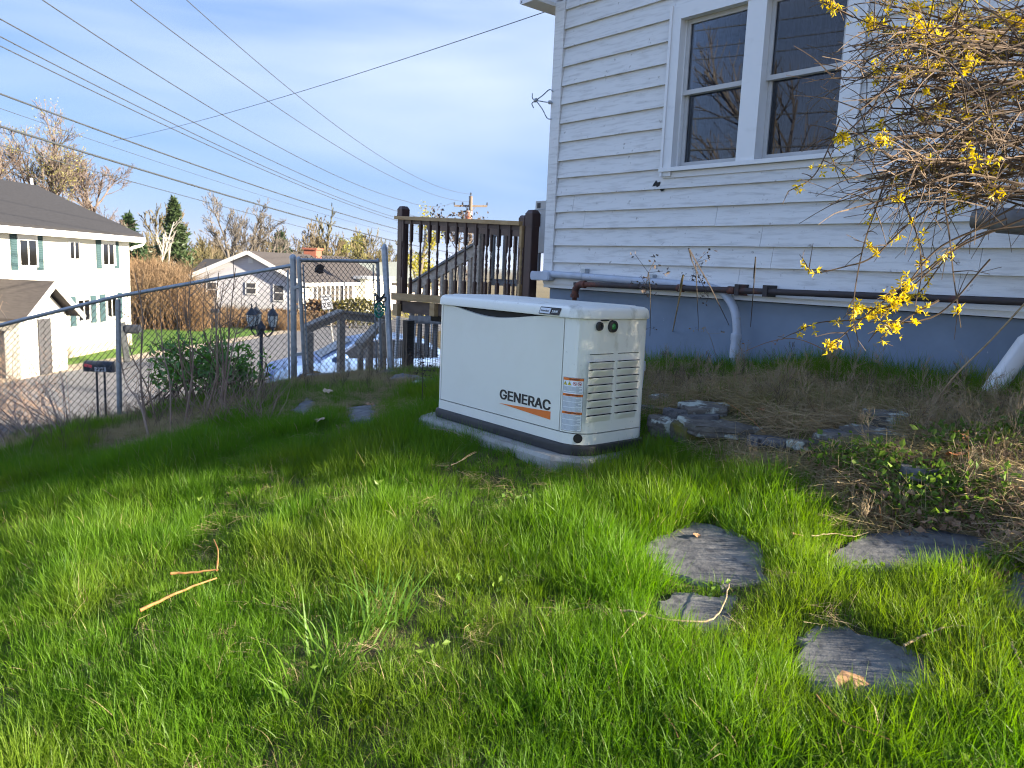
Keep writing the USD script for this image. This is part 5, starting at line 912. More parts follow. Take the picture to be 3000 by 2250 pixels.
tree_at('bare_tree', 'leaning bare tree behind the left end of the ranch house', 690, 76, 540, .2, 21, lean=(-.22, -.20, 0), kids=(9, 7, 5, 2), minr=.018, angle=.5)
tree_at('bare_tree', 'wide bare tree with forked limbs behind the ranch gable', 705, 78, 540, .24, 22, lean=(.14, .16, 0), kids=(9, 7, 5, 2), minr=.018, angle=.55)
tree_at('bare_tree', 'thin bare tree right of the ranch gable', 790, 82, 620, .15, 23, kids=(9, 6, 4), minr=.018)
tree_at('bare_tree', 'pale leafless tree between the gable and the chimney', 868, 90, 640, .15, 24, kids=(9, 6, 4), minr=.018)
tree_at('budding_tree', 'yellow-green budding tree on the skyline left of the deck', 1040, 120, 668, .2, 25, bark=BARK, buds=BUDG, budsize=.38, kids=(11, 8, 6), minr=.03)
# hedges before the ranch house
def hedge(name, label, px0, px1, py0, py1, w, seed, m=HEDGE, n=2600, sz=.16, group=None):
    r = np.random.default_rng(seed); a, b = treebase(px0, w), treebase(px1, w); L = np.linalg.norm((b-a)[:2]); hz_ = topz((px0+px1)/2, py0, w)-(a[2]+b[2])/2
    t = thing(name, label, 'hedge', tuple((a+b)/2), group); u, v_, s = r.random(n), r.normal(0, .35, n), r.random(n); zt = hz_*(.75+.25*meshkit.fbm(np.column_stack([u*L*.8, v_, 0*u+seed]), 3)*1.3)
    p = a+(b-a)*u[:, None]; p[:, 1] += v_*1.2; p[:, 0] += v_*.5; p[:, 2] += zt*s**.45*np.sqrt(np.clip(1-(2*u-1)**6, .1, 1)); v, f = leaf_cards(r, p, sz, .4); put(t, 'foliage', (v, f), m)
    st = B()
    for k in range(26): q = a+(b-a)*r.random(); st.tube([q, q+[r.normal(0, .2), r.normal(0, .2), hz_*.8]], .02, 3, False)
    put(t, 'stems', st, BARK)
hedge('hedge', 'yellow-green clipped hedge right of the speed limit sign', 985, 1110, 868, 930, 50., 1)
hedge('hedge', 'brownish loose hedge below the bay window', 900, 1000, 880, 935, 52., 2, BRUSHT, 2600, .2)
hedge('hedge', 'dark brown low hedge right of the grey gable wall', 800, 905, 905, 950, 51., 3, BRUSHT, 1600, .2)

# ------------------------------------------------------------------ utility pole and overhead wires
PW = 57.; pt = atw(1379, 579, PW); pb_ = treebase(1379, PW); pole = thing('utility_pole', 'wooden utility pole with crossarm and rusty transformer beyond the deck', 'utility pole', tuple(pb_))
put(pole, 'shaft', B().tube([pb_, pt+[0, 0, .1]], [.19, .13], 10), POLEW, 40)
ca, cb_ = atw(1331, 603, PW), atw(1427, 604, PW+.5); put(pole, 'crossarm', B().bar(ca, cb_, .12, .13), POLEW)
for q in (ca, cb_, pt+[0, 0, .1], ca*.75+cb_*.25): put(pole, 'insulator', B().lathe([(.02, 0), (.03, .08), (.07, .12), (.05, .18), (.07, .2), (.03, .27)], q, 8), IRON, 40)
tc = atw(1372, 640, PW-.35); put(pole, 'transformer', B().lathe([(.0, -.52), (.24, -.5), (.27, -.45), (.27, .42), (.29, .44), (.26, .5), (.1, .56), (0, .56)], tc, 14), TRANS, 40)
for s in (-.12, .12): put(pole, 'bushing', B().lathe([(.04, 0), (.06, .08), (.03, .1), (.05, .2), (.02, .3)], tc+[s, s*.3, .52], 8), IRON, 40)
put(pole, 'brace', B().bar(ca*.68+cb_*.32, pt-[0, 0, 1.1], .05, .03), POLEW); put(pole, 'brace', B().bar(ca*.32+cb_*.68, pt-[0, 0, 1.1], .05, .03), POLEW)
run = unit(np.array([.66, -.75, 0])); pn_ = np.array([run[1], -run[0], 0])
def wire(label, px, rad, off, end=None):
    p0 = pt+pn_*off; pts = [atP(x, y, p0, pn_) for x, y in px]
    if end is not None: pts.append(np.asarray(end))
    pts = np.array(pts); t = (pts-p0) @ run; o = np.argsort(-t); pts, t = pts[o], t[o]
    tt = np.linspace(t[0]+14, t[-1], 60); deg = 2 if len(t) > 2 else 1; cz_ = np.polyfit(t, pts[:, 2], deg); z = np.polyval(cz_, tt); lat = np.interp(-tt, -t, (pts-p0) @ pn_)
    solo('overhead_wire', B().tube(np.column_stack([*(p0+run*tt[:, None]+pn_*lat[:, None])[:, :2].T, z]), rad, 6), CABLE, label, 'wire', True)
wire('topmost overhead wire, crossing the sky nearest the house', [(537, 0), (873, 271), (1200, 505), (1300, 562)], .012, .2, pt+[0, 0, .35])
wire('second overhead wire from the top', [(382, 0), (787, 296), (1200, 542)], .012, -.2, ca*.55+cb_*.45+[0, 0, .3])
wire('third overhead wire from the top, ending on the crossarm', [(122, 0), (347, 144), (646, 334), (1188, 589)], .012, -.6, ca+[0, 0, .25])
wire('upper of the three close parallel wires below the crossarm wires', [(0, 54), (564, 358), (1156, 616)], .013, 0, pt+[0, 0, -1.9])
wire('middle of the three close parallel wires', [(0, 103), (518, 372), (1156, 635)], .012, 0, pt+[0, 0, -2.4])
wire('lowest of the three close parallel wires', [(0, 130), (488, 374), (1156, 643)], .012, .1, pt+[0, 0, -2.7])
wire('thick overhead cable with a splice, second from the bottom of the thick ones', [(0, 277), (369, 407), (1040, 641), (1150, 665)], .019, .1, pt+[0, 0, -3.3])
wire('thickest black overhead cable, lowest over the ranch house', [(0, 363), (380, 488), (597, 559), (1153, 703)], .024, .15, pt+[0, 0, -4.2])
wire('thin lowest wire crossing the far trees', [(0, 420), (304, 510), (564, 586), (1123, 722)], .010, .3, pt+[0, 0, -4.8])
wire('faint thin wire between the thick cables', [(0, 297), (217, 391), (380, 450), (705, 575), (1150, 673)], .005, -1.5, pt+[0, 0, -3.6])
dp0 = pt; sa = atP(330, 414, dp0, pn_); sb_ = np.array([XL-.22, YW+.1, atY(1602, 33, 5.1)[2]]); tt = np.linspace(0, 1, 40)[:, None]; sp_ = sa+(sb_-sa)*tt; sp_[:, 2] -= 4*.10*(tt*(1-tt))[:, 0]
solo('overhead_wire', B().tube(sp_, .004, 5), CABLE, 'thin service wire rising across the others to the eave of the house', 'wire', True)

# ------------------------------------------------------------------ budding shrub behind the deck
r = np.random.default_rng(77); sbs = thing('budding_shrub', 'many-stemmed shrub with yellow buds seen through the deck balusters', 'shrub', tuple(treebase(1300, 17.))); out, tips = [], []
for k in range(34):
    px_ = r.uniform(1195, 1425); yt = r.uniform(610, 720)+max(0, px_-1290)*.55; out_n = len(out); grow(r, b, (r.normal(0, .10), r.normal(0, .10), 1), (topz(1300, yt, 17.)-b[2])*.93, .022, 0, out, (7, 4), .34, .5, .10, .06, 6, tips)
out = [(l, p, np.maximum(q, .006)) for l, p, q in out]; put(sbs, 'stems', tubes(B(), out, (0, 1, 2), 3), TWIG)
tp_ = np.array(tips); tp_ = np.repeat(tp_, 4, 0)+r.normal(0, .10, (len(tp_)*4, 3)); v, f = leaf_cards(r, tp_[r.random(len(tp_)) < .6], .06); put(sbs, 'foliage', (v, f), BUDY)
tt2 = treebase(1225, 26.); bare_tree('budding_tree', 'yellow-green budding tree rising left of the transformer, behind the deck post', tt2, topz(1225, 580, 26.)-tt2[2], .10, seed=78, kids=(12, 8, 5), buds=BUDY, budsize=.085, minr=.008, ratio=.24, angle=.5, trunkfrac=.82)
tt3 = treebase(1335, 20.); bare_tree('plum_shrub', 'dark purple-leaved shrub just left of the transformer', tt3, topz(1335, 610, 20.)-tt3[2], .04, seed=79, kids=(10, 5, 3), buds=TWIGD, budsize=.09, minr=.006, cat='shrub', ratio=.3, trunkfrac=.85)

# tall shrub at the hidden right corner of the house: its twigs break the low sun on the generator and the terrace
r = np.random.default_rng(91); cs_ = np.array([1.75, 6.25, float(H(1.75, 6.25))]); out, tips = [], []
for k in range(26): a = r.uniform(0, 6.28); grow(r, cs_+[.35*math.cos(a), .35*math.sin(a), 0], (.12*math.cos(a), .12*math.sin(a), 1), r.uniform(2.4, 3.5), .014, 0, out, (8, 4), .26, .6, .10, .06, 6, tips)
cshrub = thing('corner_shrub', 'tall twiggy budding shrub by the far right corner of the clapboard house', 'shrub', tuple(cs_)); put(cshrub, 'stems', tubes(B(), [(l, p, np.maximum(q, .004)) for l, p, q in out], (0, 1, 2), 3), TWIG)
tp_ = np.repeat(np.array(tips), 5, 0); tp_ = tp_+r.normal(0, .08, tp_.shape); v, f = leaf_cards(r, tp_, .055); put(cshrub, 'foliage', (v, f), BUDG)
bt_ = np.array([-13.5, -11.5, -2.4]); bare_tree('bare_tree', 'bare tree across the yard, seen only reflected in the house windows', bt_, 13., .22, seed=95, kids=(9, 7, 5), bark=BARK, minr=.012, ratio=.5)
# ------------------------------------------------------------------ green shrub, bare shrub and bramble at the fence
r = np.random.default_rng(5)
b0 = hit(600, 1178); gs = thing('green_shrub', 'leafy green shrub in front of the chain-link fence', 'shrub', tuple(b0)); wg = depth(b0)
st, lp_ = B(), []
for k in range(64):
    tx, ty = r.uniform(440, 770), r.uniform(955, 1120); ty = max(ty, 960+.5*abs(tx-590)*.5+r.uniform(0, 30)); e = atw(tx, ty, wg+r.normal(0, .22)); s = b0+np.array([r.normal(0, .22), r.normal(0, .22), -.02]); m_ = (s+e)/2+[r.normal(0, .05), r.normal(0, .05), .08]; c = bez([s, m_, e], 4); st.tube(c, np.linspace(.008, .003, len(c)), 4, False)
    for q in range(38): t = r.uniform(.42, 1.02); i = min(int(t*(len(c)-1)), len(c)-1); lp_.append(c[i]+r.normal(0, .035, 3))
put(gs, 'stems', st, TWIG); v, f = leaf_cards(r, np.array(lp_), .058, .6, .42); put(gs, 'foliage', (v, f), SHRUBL)
b1 = hit(655, 1215); bs = thing('bare_shrub', 'bare brown shrub with tall upright stems before the green shrub', 'shrub', tuple(b1)); w1 = depth(b1)
for x0, y0, x1, y1, rd in ((430, 1260, 395, 800, .011), (540, 1240, 565, 765, .009), (600, 1215, 640, 800, .010), (640, 1200, 690, 785, .012), (620, 1190, 600, 840, .008), (500, 1265, 470, 900, .008), (460, 1240, 380, 980, .008), (655, 1210, 720, 880, .008), (440, 1285, 352, 1045, .010), (560, 1215, 520, 860, .009), (575, 1200, 540, 900, .006), (650, 1200, 655, 830, .009)):
    a = hit(x0, y0); e = atw(x1, y1, w1+.25+r.normal(0, .12)); c = bez([a-[0, 0, .03], a+(e-a)*.35+r.normal(0, .03, 3), a+(e-a)*.7+r.normal(0, .03, 3), e], 5); tb = B().tube(c, np.linspace(rd, .0028, len(c)), 5, False)
    for q in range(9):
        t = r.uniform(.25, .95); i = int(t*(len(c)-1)); d = unit(e-a)+r.normal(0, .55, 3); L = r.uniform(.08, .32); tb.tube([c[i], c[i]+unit(d)*L*.5, c[i]+unit(d)*L+[0, 0, .05]], [.004, .003, .0018], 3, False)
    put(bs, 'stem', tb, TWIGR)
low = B()
for k in range(420):
    a = hit(r.uniform(430, 800), r.uniform(1130, 1260)); d = np.array([r.normal(0, .6), r.normal(0, .6), 1.]); L = r.uniform(.12, .45); low.tube([a, a+unit(d)*L*.5+r.normal(0, .02, 3), a+unit(d)*L*.95+r.normal(0, .05, 3)], [.003, .0022, .0014], 3, False)
put(bs, 'low_twigs', low, TWIGR, kind='stuff')
b2 = hit(30, 1255); bt = thing('bramble_thicket', 'tangled reddish bramble thicket at the left edge by the fence', 'shrub', tuple(b2)); w2 = depth(b2); tb, lp_ = B(), []
for k in range(300):
    a = hit(r.uniform(-320, 220), r.uniform(1180, 1340)); tx = r.uniform(-350, 210)*.9; ty = r.uniform(870, 1230)+max(0, tx)*.9; e = atw(tx, min(ty, 1290), w2+r.normal(0, .5)); c = bez([a, a+(e-a)*.5+[r.normal(0, .08), r.normal(0, .08), .12], e], 5); tb.tube(c, np.linspace(.0058, .0022, len(c)), 3, False)
    for q in range(5): i = r.integers(3, len(c)); o = c[i]; d = r.normal(0, 1, 3); tb.tube([o, o+unit(d)*.08, o+unit(d)*.16+[0, 0, -.02]], .0014, 3, False); lp_.append(o+unit(d)*.12)
put(bt, 'stems', tb, TWIGR); v, f = leaf_cards(r, np.array(lp_)[::3], .045, .2, .5); put(bt, 'foliage', (v, f), BUDR)

# ------------------------------------------------------------------ forsythia at the right
r = np.random.default_rng(15); fb0 = np.array([-.10, 4.68, float(H(-.10, 4.68))]); fo = thing('forsythia', 'yellow-flowering forsythia bush with tangled brown canes at the right edge', 'shrub', tuple(fb0))
cane, fpos = B(), []
def flowers(c, dens, t0=.3):
    for q in range(dens): t = r.uniform(t0, 1); i = min(int(t*(len(c)-1)), len(c)-2); o = c[i]+(c[i+1]-c[i])*r.random(); fpos.extend(o+r.normal(0, .012, 3) for _ in range(r.integers(2, 6)))
def addcane(p, rad, dens, twigs=5, t0=.3, tl=.22):
    c = bez(p, 6); cane.tube(c, np.linspace(rad, .0018, len(c)), 4, False); flowers(c, dens, t0)
    for q in range(twigs):
        i = r.integers(int(len(c)*.25), len(c)); d = unit(c[min(i+1, len(c)-1)]-c[i-1])*.6+r.normal(0, .55, 3); d[2] += .1; L = tl*r.uniform(.3, 1.3); tw = bez([c[i], c[i]+unit(d)*L*.5, c[i]+unit(d)*L-[0, 0, L*.12]], 3); cane.tube(tw, np.linspace(.0028, .0012, len(tw)), 3, False)
        if r.random() < dens*.05: flowers(tw, max(1, dens//4), .2)
        if r.random() < .5:
            e = tw[-2]; d2 = unit(d)+r.normal(0, .6, 3); cane.tube([e, e+unit(d2)*L*.3, e+unit(d2)*L*.55], .0012, 3, False)
P3 = lambda x, y, w: atw(x, y, w)
for k in range(95):                                                   # canes fanning out of the base, arching towards the left
    tx = 3100-(r.random()**1.5)*640; ty = r.uniform(-260, 640); ty = ty if tx < 2900 else r.uniform(-300, 600); w = r.uniform(2.7, 3.5); e = P3(tx, ty, w); hgt = r.uniform(.15, .55)
    m1 = fb0+np.array([r.normal(0, .12), r.normal(0, .12), r.uniform(.5, .9)]); m2 = (m1+e)/2+[0, 0, hgt]; d = 0 if r.random() < .22 else int(17*np.clip((3000-tx)/380, .1, 1.2)*np.clip((560-ty)/420, .12, 1.1))
    addcane([fb0+r.normal(0, .05, 3)*[1, 1, 0], m1, m2, e], r.uniform(.005, .011), d, 9, .5, .26)
for k in range(130):                                                   # long nearly level twigs within the bush
    x0, y0 = r.uniform(2750, 3150), r.uniform(60, 590); L = r.uniform(120, 360); a = r.normal(0, .22); w = r.uniform(2.6, 3.4); addcane([P3(x0+60, y0+r.normal(0, 25), w+.2), P3(x0-L*.5, y0+math.sin(a)*L*.5-15, w), P3(x0-L, y0+math.sin(a)*L+r.normal(0, 12), w-.05)], r.uniform(.0035, .0075), int(r.random() < .4)*2, 8, .3, .2)
for p, d, t0 in (([(3020, 660), (2860, 690), (2700, 800), (2560, 905), (2450, 1000), (2436, 1012)], 26, .45), ([(3000, 640), (2800, 730), (2650, 860), (2540, 930), (2400, 945), (2330, 975)], 14, .5), ([(2950, 640), (2760, 720), (2660, 830), (2600, 900), (2500, 900)], 16, .4), ([(2980, 600), (2820, 700), (2700, 850), (2660, 870)], 14, .5),
                 ([(2600, 505), (2570, 600), (2530, 720), (2505, 850), (2500, 940)], 7, .2), ([(2800, 560), (2680, 640), (2560, 750), (2480, 780), (2380, 800), (2372, 770)], 7, .3), ([(2640, 560), (2660, 620), (2690, 700), (2700, 800), (2680, 900)], 3, .3), ([(2760, 560), (2780, 680), (2795, 820), (2815, 960)], 0, .3),
                 ([(2460, 350), (2425, 440), (2380, 520), (2310, 560)], 8, .45), ([(2570, 300), (2490, 380), (2455, 400)], 6, .4), ([(2610, 60), (2560, 70), (2500, 50)], 12, .2), ([(2500, 50), (2440, 20), (2415, 5)], 7, .2), ([(2700, 90), (2610, 80), (2550, 60)], 14, .0), ([(2720, 160), (2650, 150), (2560, 190)], 8, .1), ([(2760, 230), (2600, 200), (2540, 230)], 8, .3), ([(2800, 300), (2660, 330), (2500, 400), (2450, 420)], 8, .4), ([(2750, 880), (2660, 930), (2580, 990), (2740, 1020)][:3], 6, .3), ([(2900, 760), (2750, 920), (2600, 950), (2560, 980), (2655, 1020)][:4], 6, .5)):
    w = r.uniform(2.75, 3.15); addcane([P3(x, y, w+.05*i*(1 if d > 10 else 0)) for i, (x, y) in enumerate(p)], .0042 if d else .0035, int(d*.40+1), 6, t0, .10)
put(fo, 'canes', cane, mat('forsythia_cane', (.115, .075, .045), .85, (.075, .05, .033), 18., .4, .65))
fp = np.array(fpos); n = len(fp); vv, ff = [], []
d = r.normal(size=(n, 3)); d[:, 2] -= .4; d /= np.linalg.norm(d, axis=1, keepdims=True); q = np.cross(d, r.normal(size=(n, 3))); q /= np.linalg.norm(q, axis=1, keepdims=True); m_ = np.cross(d, q); s = r.uniform(.012, .019, n)[:, None]
for k in range(4): a = k*np.pi/2; e = q*math.cos(a)+m_*math.sin(a); g = np.cross(d, e); vv.append(np.stack([fp, fp+d*s*.5+e*s*.55+g*s*.26, fp+d*s*.75+e*s*1.15, fp+d*s*.5+e*s*.55-g*s*.26], 1))
v = np.concatenate(vv, 1).reshape(-1, 3); i = np.arange(n*4)[:, None]*4; put(fo, 'blossom', (v, np.concatenate([i+[0, 1, 2], i+[0, 2, 3]])), FLOWER)
# long thin cane leaning across the foundation
lc = B().tube(bez([atw(3010, 880, 3.6), atw(2900, 1000, 3.7), atw(2790, 1110, 3.75), hit(2722, 1212)], 6), .0045, 5); solo('leaning_cane', lc, TWIGL, 'long thin bare cane leaning across the blue foundation', 'cane', 40)

# ------------------------------------------------------------------ stones
def slab(c, L, Dp, T, yaw, tilt=(0, 0), seed=0, m=9, rough=.12):
    r = np.random.default_rng(seed); a = np.sort(np.linspace(0, 6.28, m, endpoint=False)+r.normal(0, .18, m)); k = 1+r.normal(0, rough, m); k = np.clip(k, .7, 1.25); ca, sa = np.cos(a), np.sin(a); se = (np.abs(ca)**3+np.abs(sa)**3)**(-1/3)
    x, y = ca*se*k*L/2, sa*se*k*Dp/2; a2 = np.linspace(0, m, m*3, endpoint=False); idx = np.append(np.arange(m), m); x, y = np.interp(a2, idx, np.append(x, x[0])), np.interp(a2, idx, np.append(y, y[0])); n = len(x); jig = lambda s: r.normal(0, s, n)
    rings = [np.column_stack([x*g+jig(.006*L), y*g+jig(.006*L), z*T+jig(.05*T)]) for g, z in ((.96, -.5), (1.0, -.36), (.975, -.05), (1.0, .02), (.985, .40), (.955, .49))]
    for g in (.6, .25): rings.append(np.column_stack([x*g, y*g, .5*T+jig(.03*T)]))
    b = B().loft(rings); v = np.vstack(b.v); tx, ty = tilt; v[:, 2] += v[:, 0]*tx+v[:, 1]*ty; cy_, sy_ = math.cos(yaw), math.sin(yaw); v = np.column_stack([v[:, 0]*cy_-v[:, 1]*sy_, v[:, 0]*sy_+v[:, 1]*cy_, v[:, 2]])+np.asarray(c); return v, np.vstack(b.f)
FLAGS = [([(1885, 1622), (1960, 1588), (2040, 1548), (2130, 1572), (2212, 1606), (2222, 1700), (2110, 1722), (1960, 1685)], 'dark slate stepping stone with a brown leaf on it, nearest the generator'), ([(2455, 1632), (2550, 1590), (2700, 1562), (2850, 1585), (2915, 1618), (2885, 1650), (2600, 1680), (2480, 1668)], 'long grey slate stepping stone beside the ivy'),
         ([(1945, 1778), (1990, 1750), (2100, 1766), (2145, 1760), (2120, 1860), (2040, 1852), (1955, 1815)], 'small slate stepping stone by the curved twig'), ([(2365, 1900), (2400, 1855), (2560, 1885), (2690, 1940), (2735, 2010), (2640, 2050), (2490, 2060), (2395, 2030), (2350, 1960)], 'cracked slate stepping stone with a dry leaf at its edge, nearest the camera'),
         ([(2935, 1745), (2985, 1700), (3080, 1700), (3080, 1790), (2960, 1790)], 'slate stepping stone cut by the right edge of the picture'), ([(1022, 1203), (1062, 1196), (1102, 1194), (1092, 1234), (1034, 1236)], 'flat blue-grey slate between the gate and the generator'), ([(862, 1206), (905, 1168), (925, 1192), (895, 1222)], 'small far slate below the green shrub')]
flagpolys = []
for k, (px, lab) in enumerate(FLAGS):
    pts = np.array([hit(*p) for p in px]); pg = Polygon(pts[:, :2]).buffer(.012).buffer(-.012); pg = pg if pg.geom_type == 'Polygon' else max(pg.geoms, key=lambda g: g.area); pg = affinity.scale(pg, 1.14, 1.14); flagpolys.append(pg)
    q = np.array(pg.segmentize(.03).exterior.coords)[:-1]; c = q.mean(0); A_ = np.column_stack([pts[:, :2], np.ones(len(pts))]); cf = np.linalg.lstsq(A_, pts[:, 2], rcond=None)[0]; zf = lambda p: np.column_stack([p, np.ones(len(p))]) @ cf
    rr = np.random.default_rng(k); jit = rr.normal(0, .008, q.shape); R_ = []
    for g, dz in ((1.02, -.05), (1.01, .004), (.995, .013), (.96, .018)): p = c+(q-c)*g+jit; R_.append(np.column_stack([p, zf(p)+dz+rr.normal(0, .0016, len(p))]))
    sb = B().loft(R_, cap=False); tv, tf = trimesh.creation.triangulate_polygon(max(getattr(Polygon(R_[-1][:, :2]).buffer(0), 'geoms', [Polygon(R_[-1][:, :2]).buffer(0)]), key=lambda g: g.area), engine='earcut'); sb.add(np.column_stack([tv, zf(tv)+.018]), tf)
    solo('stepping_stone', sb, SLATE, lab, 'stepping stone', 25)
spolys = []
stones = [(1906, 1156, 2000, 1204, .05, 1, 'lichened slate slab at the left end of the stone edging'), (2000, 1178, 2122, 1226, .05, 1, 'long slate slab beside the lichened end slab'), (1882, 1196, 1936, 1226, .06, 0, 'small dark slate under the left end slab, by the generator'), (1950, 1200, 2014, 1240, .06, 0, 'dark wedge-shaped slate beneath the two end slabs'), (2004, 1214, 2100, 1238, .04, 0, 'thin slate lying under the long slab'), (2008, 1228, 2192, 1286, .055, 1, 'broad slate slab with a pale lichen patch in the middle'), (1984, 1255, 2068, 1302, .09, 2, 'mossy yellowish stone below the broad slab'), (1905, 1230, 1975, 1280, .08, 1, 'rough stone behind the corner of the generator skid'), (2234, 1276, 2322, 1312, .03, 0, 'dark flat slate right of the broad slab'), (2310, 1284, 2386, 1324, .04, 1, 'small slate with white lichen, middle of the edging'),
          (2398, 1268, 2508, 1308, .05, 1, 'slate with a lichened left tip in the right pile'), (2440, 1258, 2560, 1296, .035, 0, 'thin slate layered in the middle of the right pile'), (2480, 1250, 2622, 1292, .035, 1, 'topmost slate of the right pile, white with lichen'), (2470, 1290, 2650, 1336, .06, 2, 'brown thick stone at the bottom of the right pile'), (2549, 1216, 2650, 1252, .07, 1, 'lichened stone behind the right pile'), (2640, 1372, 2748, 1408, .05, 0, 'dark stone in shadow among the ivy'), (2196, 1282, 2240, 1310, .05, 0, 'little dark stone between the broad slab and the flat slate')]
for k, (x0, y0, x1, y1, T, kind, lab) in enumerate(stones):
    g = hit((x0+x1)/2, (y0+y1)/2+6); w = depth(g); L = (x1-x0)/FPX*w*1.22; wy = max(.17, (y1-y0)/FPX*w*3.0-T); yaw = math.atan2(_R[1], _R[0])+.1*math.sin(k*3)
    g[2] = float(H(g[0], g[1])); z = atw((x0+x1)/2, (y0+y1)/2, w)[2]
    T = T*1.05; spolys.append(affinity.rotate(sbox(g[0]-L/2, g[1]-wy/2-.03, g[0]+L/2, g[1]+wy/2), yaw, use_radians=True)); solo('edging_stone', slab((g[0], g[1], g[2]+T*.32), L, wy, T, yaw, (.05*math.sin(k*2), .10*math.cos(k)), k+3, rough=.10), [SLATE, SLATEL, MOSSY][kind], lab, 'stone')
g = hit(2960, 1430); tm = trimesh.creation.icosphere(3, .14); vv = np.asarray(tm.vertices); vv = vv*[1.15, .8, .58]*(1+.25*(meshkit.fbm(vv*9, 3)-.5)[:, None]); solo('tan_rock', (vv+g+[.03, .05, .0], tm.faces), TANROCK, 'sunlit tan rock among dead leaves at the right edge', 'rock', 30)
for k, (x0, y0, x1, y1, T, lab) in enumerate(((1098, 1085, 1170, 1106, .05, 'flat stone of the rubble heap nearest the gate'), (1150, 1098, 1226, 1128, .06, 'long flat stone in the middle of the rubble heap'), (1205, 1108, 1284, 1140, .05, 'pale-edged stone of the rubble heap beside the generator'), (1190, 1078, 1270, 1098, .05, 'upper stone of the rubble heap under the deck edge'), (1110, 1066, 1180, 1084, .04, 'farthest stone of the rubble heap below the deck post'))):
    g = hit((x0+x1)/2, (y0+y1)/2+4); w = depth(g); solo('rubble_stone', slab(g+[0, 0, T*.25], (x1-x0)/FPX*w, max(.2, (y1-y0)/FPX*w*2.4), T, math.atan2(_R[1], _R[0]), (.06, .1), 60+k), SLATEL if k == 2 else SLATE, lab, 'stone')

# ------------------------------------------------------------------ twigs and leaves lying about
def twig(label, px, m, rad=.004, lift=.045, side=(), name='fallen_twig'):
    P = np.array([hit(x, y)+[0, 0, lift] for x, y in px]); c = bez(P, 6); b = B().tube(c+np.random.default_rng(len(px)).normal(0, .0012, c.shape), np.linspace(rad, rad*.45, len(c)), 6)
    for s in side: Q = np.array([hit(x, y)+[0, 0, lift+.01*i] for i, (x, y) in enumerate(s)]); c = bez(Q, 5); b.tube(c, np.linspace(rad*.7, rad*.3, len(c)), 5)
    solo(name, b, m, label, 'twig', 40)
twig('straight orange stick lying lowest in the left lawn', [(414, 1858), (520, 1805), (636, 1760)], TWIGO, .0062, .09)
twig('short level orange stick above the straight one in the left lawn', [(504, 1760), (570, 1757), (640, 1750)], TWIGO, .0055, .11, [[(636, 1752), (640, 1700), (628, 1670)]])
twig('curved forked twig beside the small stepping stone', [(1812, 1840), (1870, 1844), (1950, 1868), (2050, 1874), (2095, 1855), (2120, 1810), (2132, 1760)], TWIGL, .0042, .06, [[(1890, 1850), (1850, 1890), (1815, 1940)]])
twig('short pale twig above the cracked stepping stone', [(2645, 1937), (2700, 1908), (2750, 1888), (2800, 1880), (2860, 1885)], TWIGL, .0042, .05)
twig('pale twig in the grass at the lower right edge', [(2955, 1938), (2975, 1990), (3000, 2035)], TWIGL, .004, .06)
twig('thin straw-coloured twig right of the first stepping stone', [(2375, 1600), (2440, 1592), (2500, 1600), (2545, 1585)], TWIGL, .003, .04)
twig('long thin brown twig over the dry grass of the terrace', [(2220, 1258), (2330, 1250), (2480, 1252), (2640, 1258), (2790, 1264)], TWIGL, .003, .06)
twig('reddish twig crossing the stone edging', [(2130, 1205), (2190, 1250), (2240, 1300)], TWIGO, .003, .05)
twig('pale root-like stem across the leaf litter', [(2530, 1300), (2650, 1296), (2760, 1284), (2800, 1280)], TWIGL, .0032, .06)
twig('bent dry twig below the ivy', [(2300, 1470), (2400, 1452), (2470, 1440), (2580, 1452)], TWIGL, .003, .05)
twig('thin dark red twig at the bottom of the lawn', [(2385, 2110), (2450, 2180), (2520, 2215), (2600, 2245)], TWIGO, .0025, .07)
twig('short orange twig in the lower left grass', [(1940, 2160), (1965, 2200), (1985, 2245)], TWIGO, .0022, .07)
twig('dry straw stem before the generator pad', [(1262, 1290), (1310, 1296), (1355, 1315)], TWIGL, .003, .07)
twig('dry forked straw stem on the lawn left of the pad', [(1320, 1410), (1350, 1395), (1395, 1370)], TWIGL, .0025, .08, [[(1350, 1395), (1370, 1385), (1390, 1380)]])
def deadleaf(label, px, py, size, m, seed, lift=.03, tilt=.4):
    r = np.random.default_rng(seed); g = hit(px, py)+[0, 0, lift]; n = 14; a = np.linspace(0, 6.28, n, endpoint=False); k = .62+.38*np.abs(np.cos(a*2.5+r.uniform(0, 3)))+r.normal(0, .06, n); x, y = np.cos(a)*k*size*.5, np.sin(a)*k*size*.36; z = .35*(x**2)/size*r.choice([-1, 1])+.5*y*tilt+r.normal(0, .05*size, n)
    c, s = math.cos(seed), math.sin(seed); v = np.column_stack([x*c-y*s, x*s+y*c, z]); v = np.vstack([v, v*.45+[0, 0, .04*size], [[0, 0, .02*size]]])+g; f = [[i, (i+1) % n, n+(i+1) % n] for i in range(n)]+[[i, n+(i+1) % n, n+i] for i in range(n)]+[[n+i, n+(i+1) % n, 2*n] for i in range(n)]
    solo('dead_leaf', (v, f), m, label, 'leaf', 50)
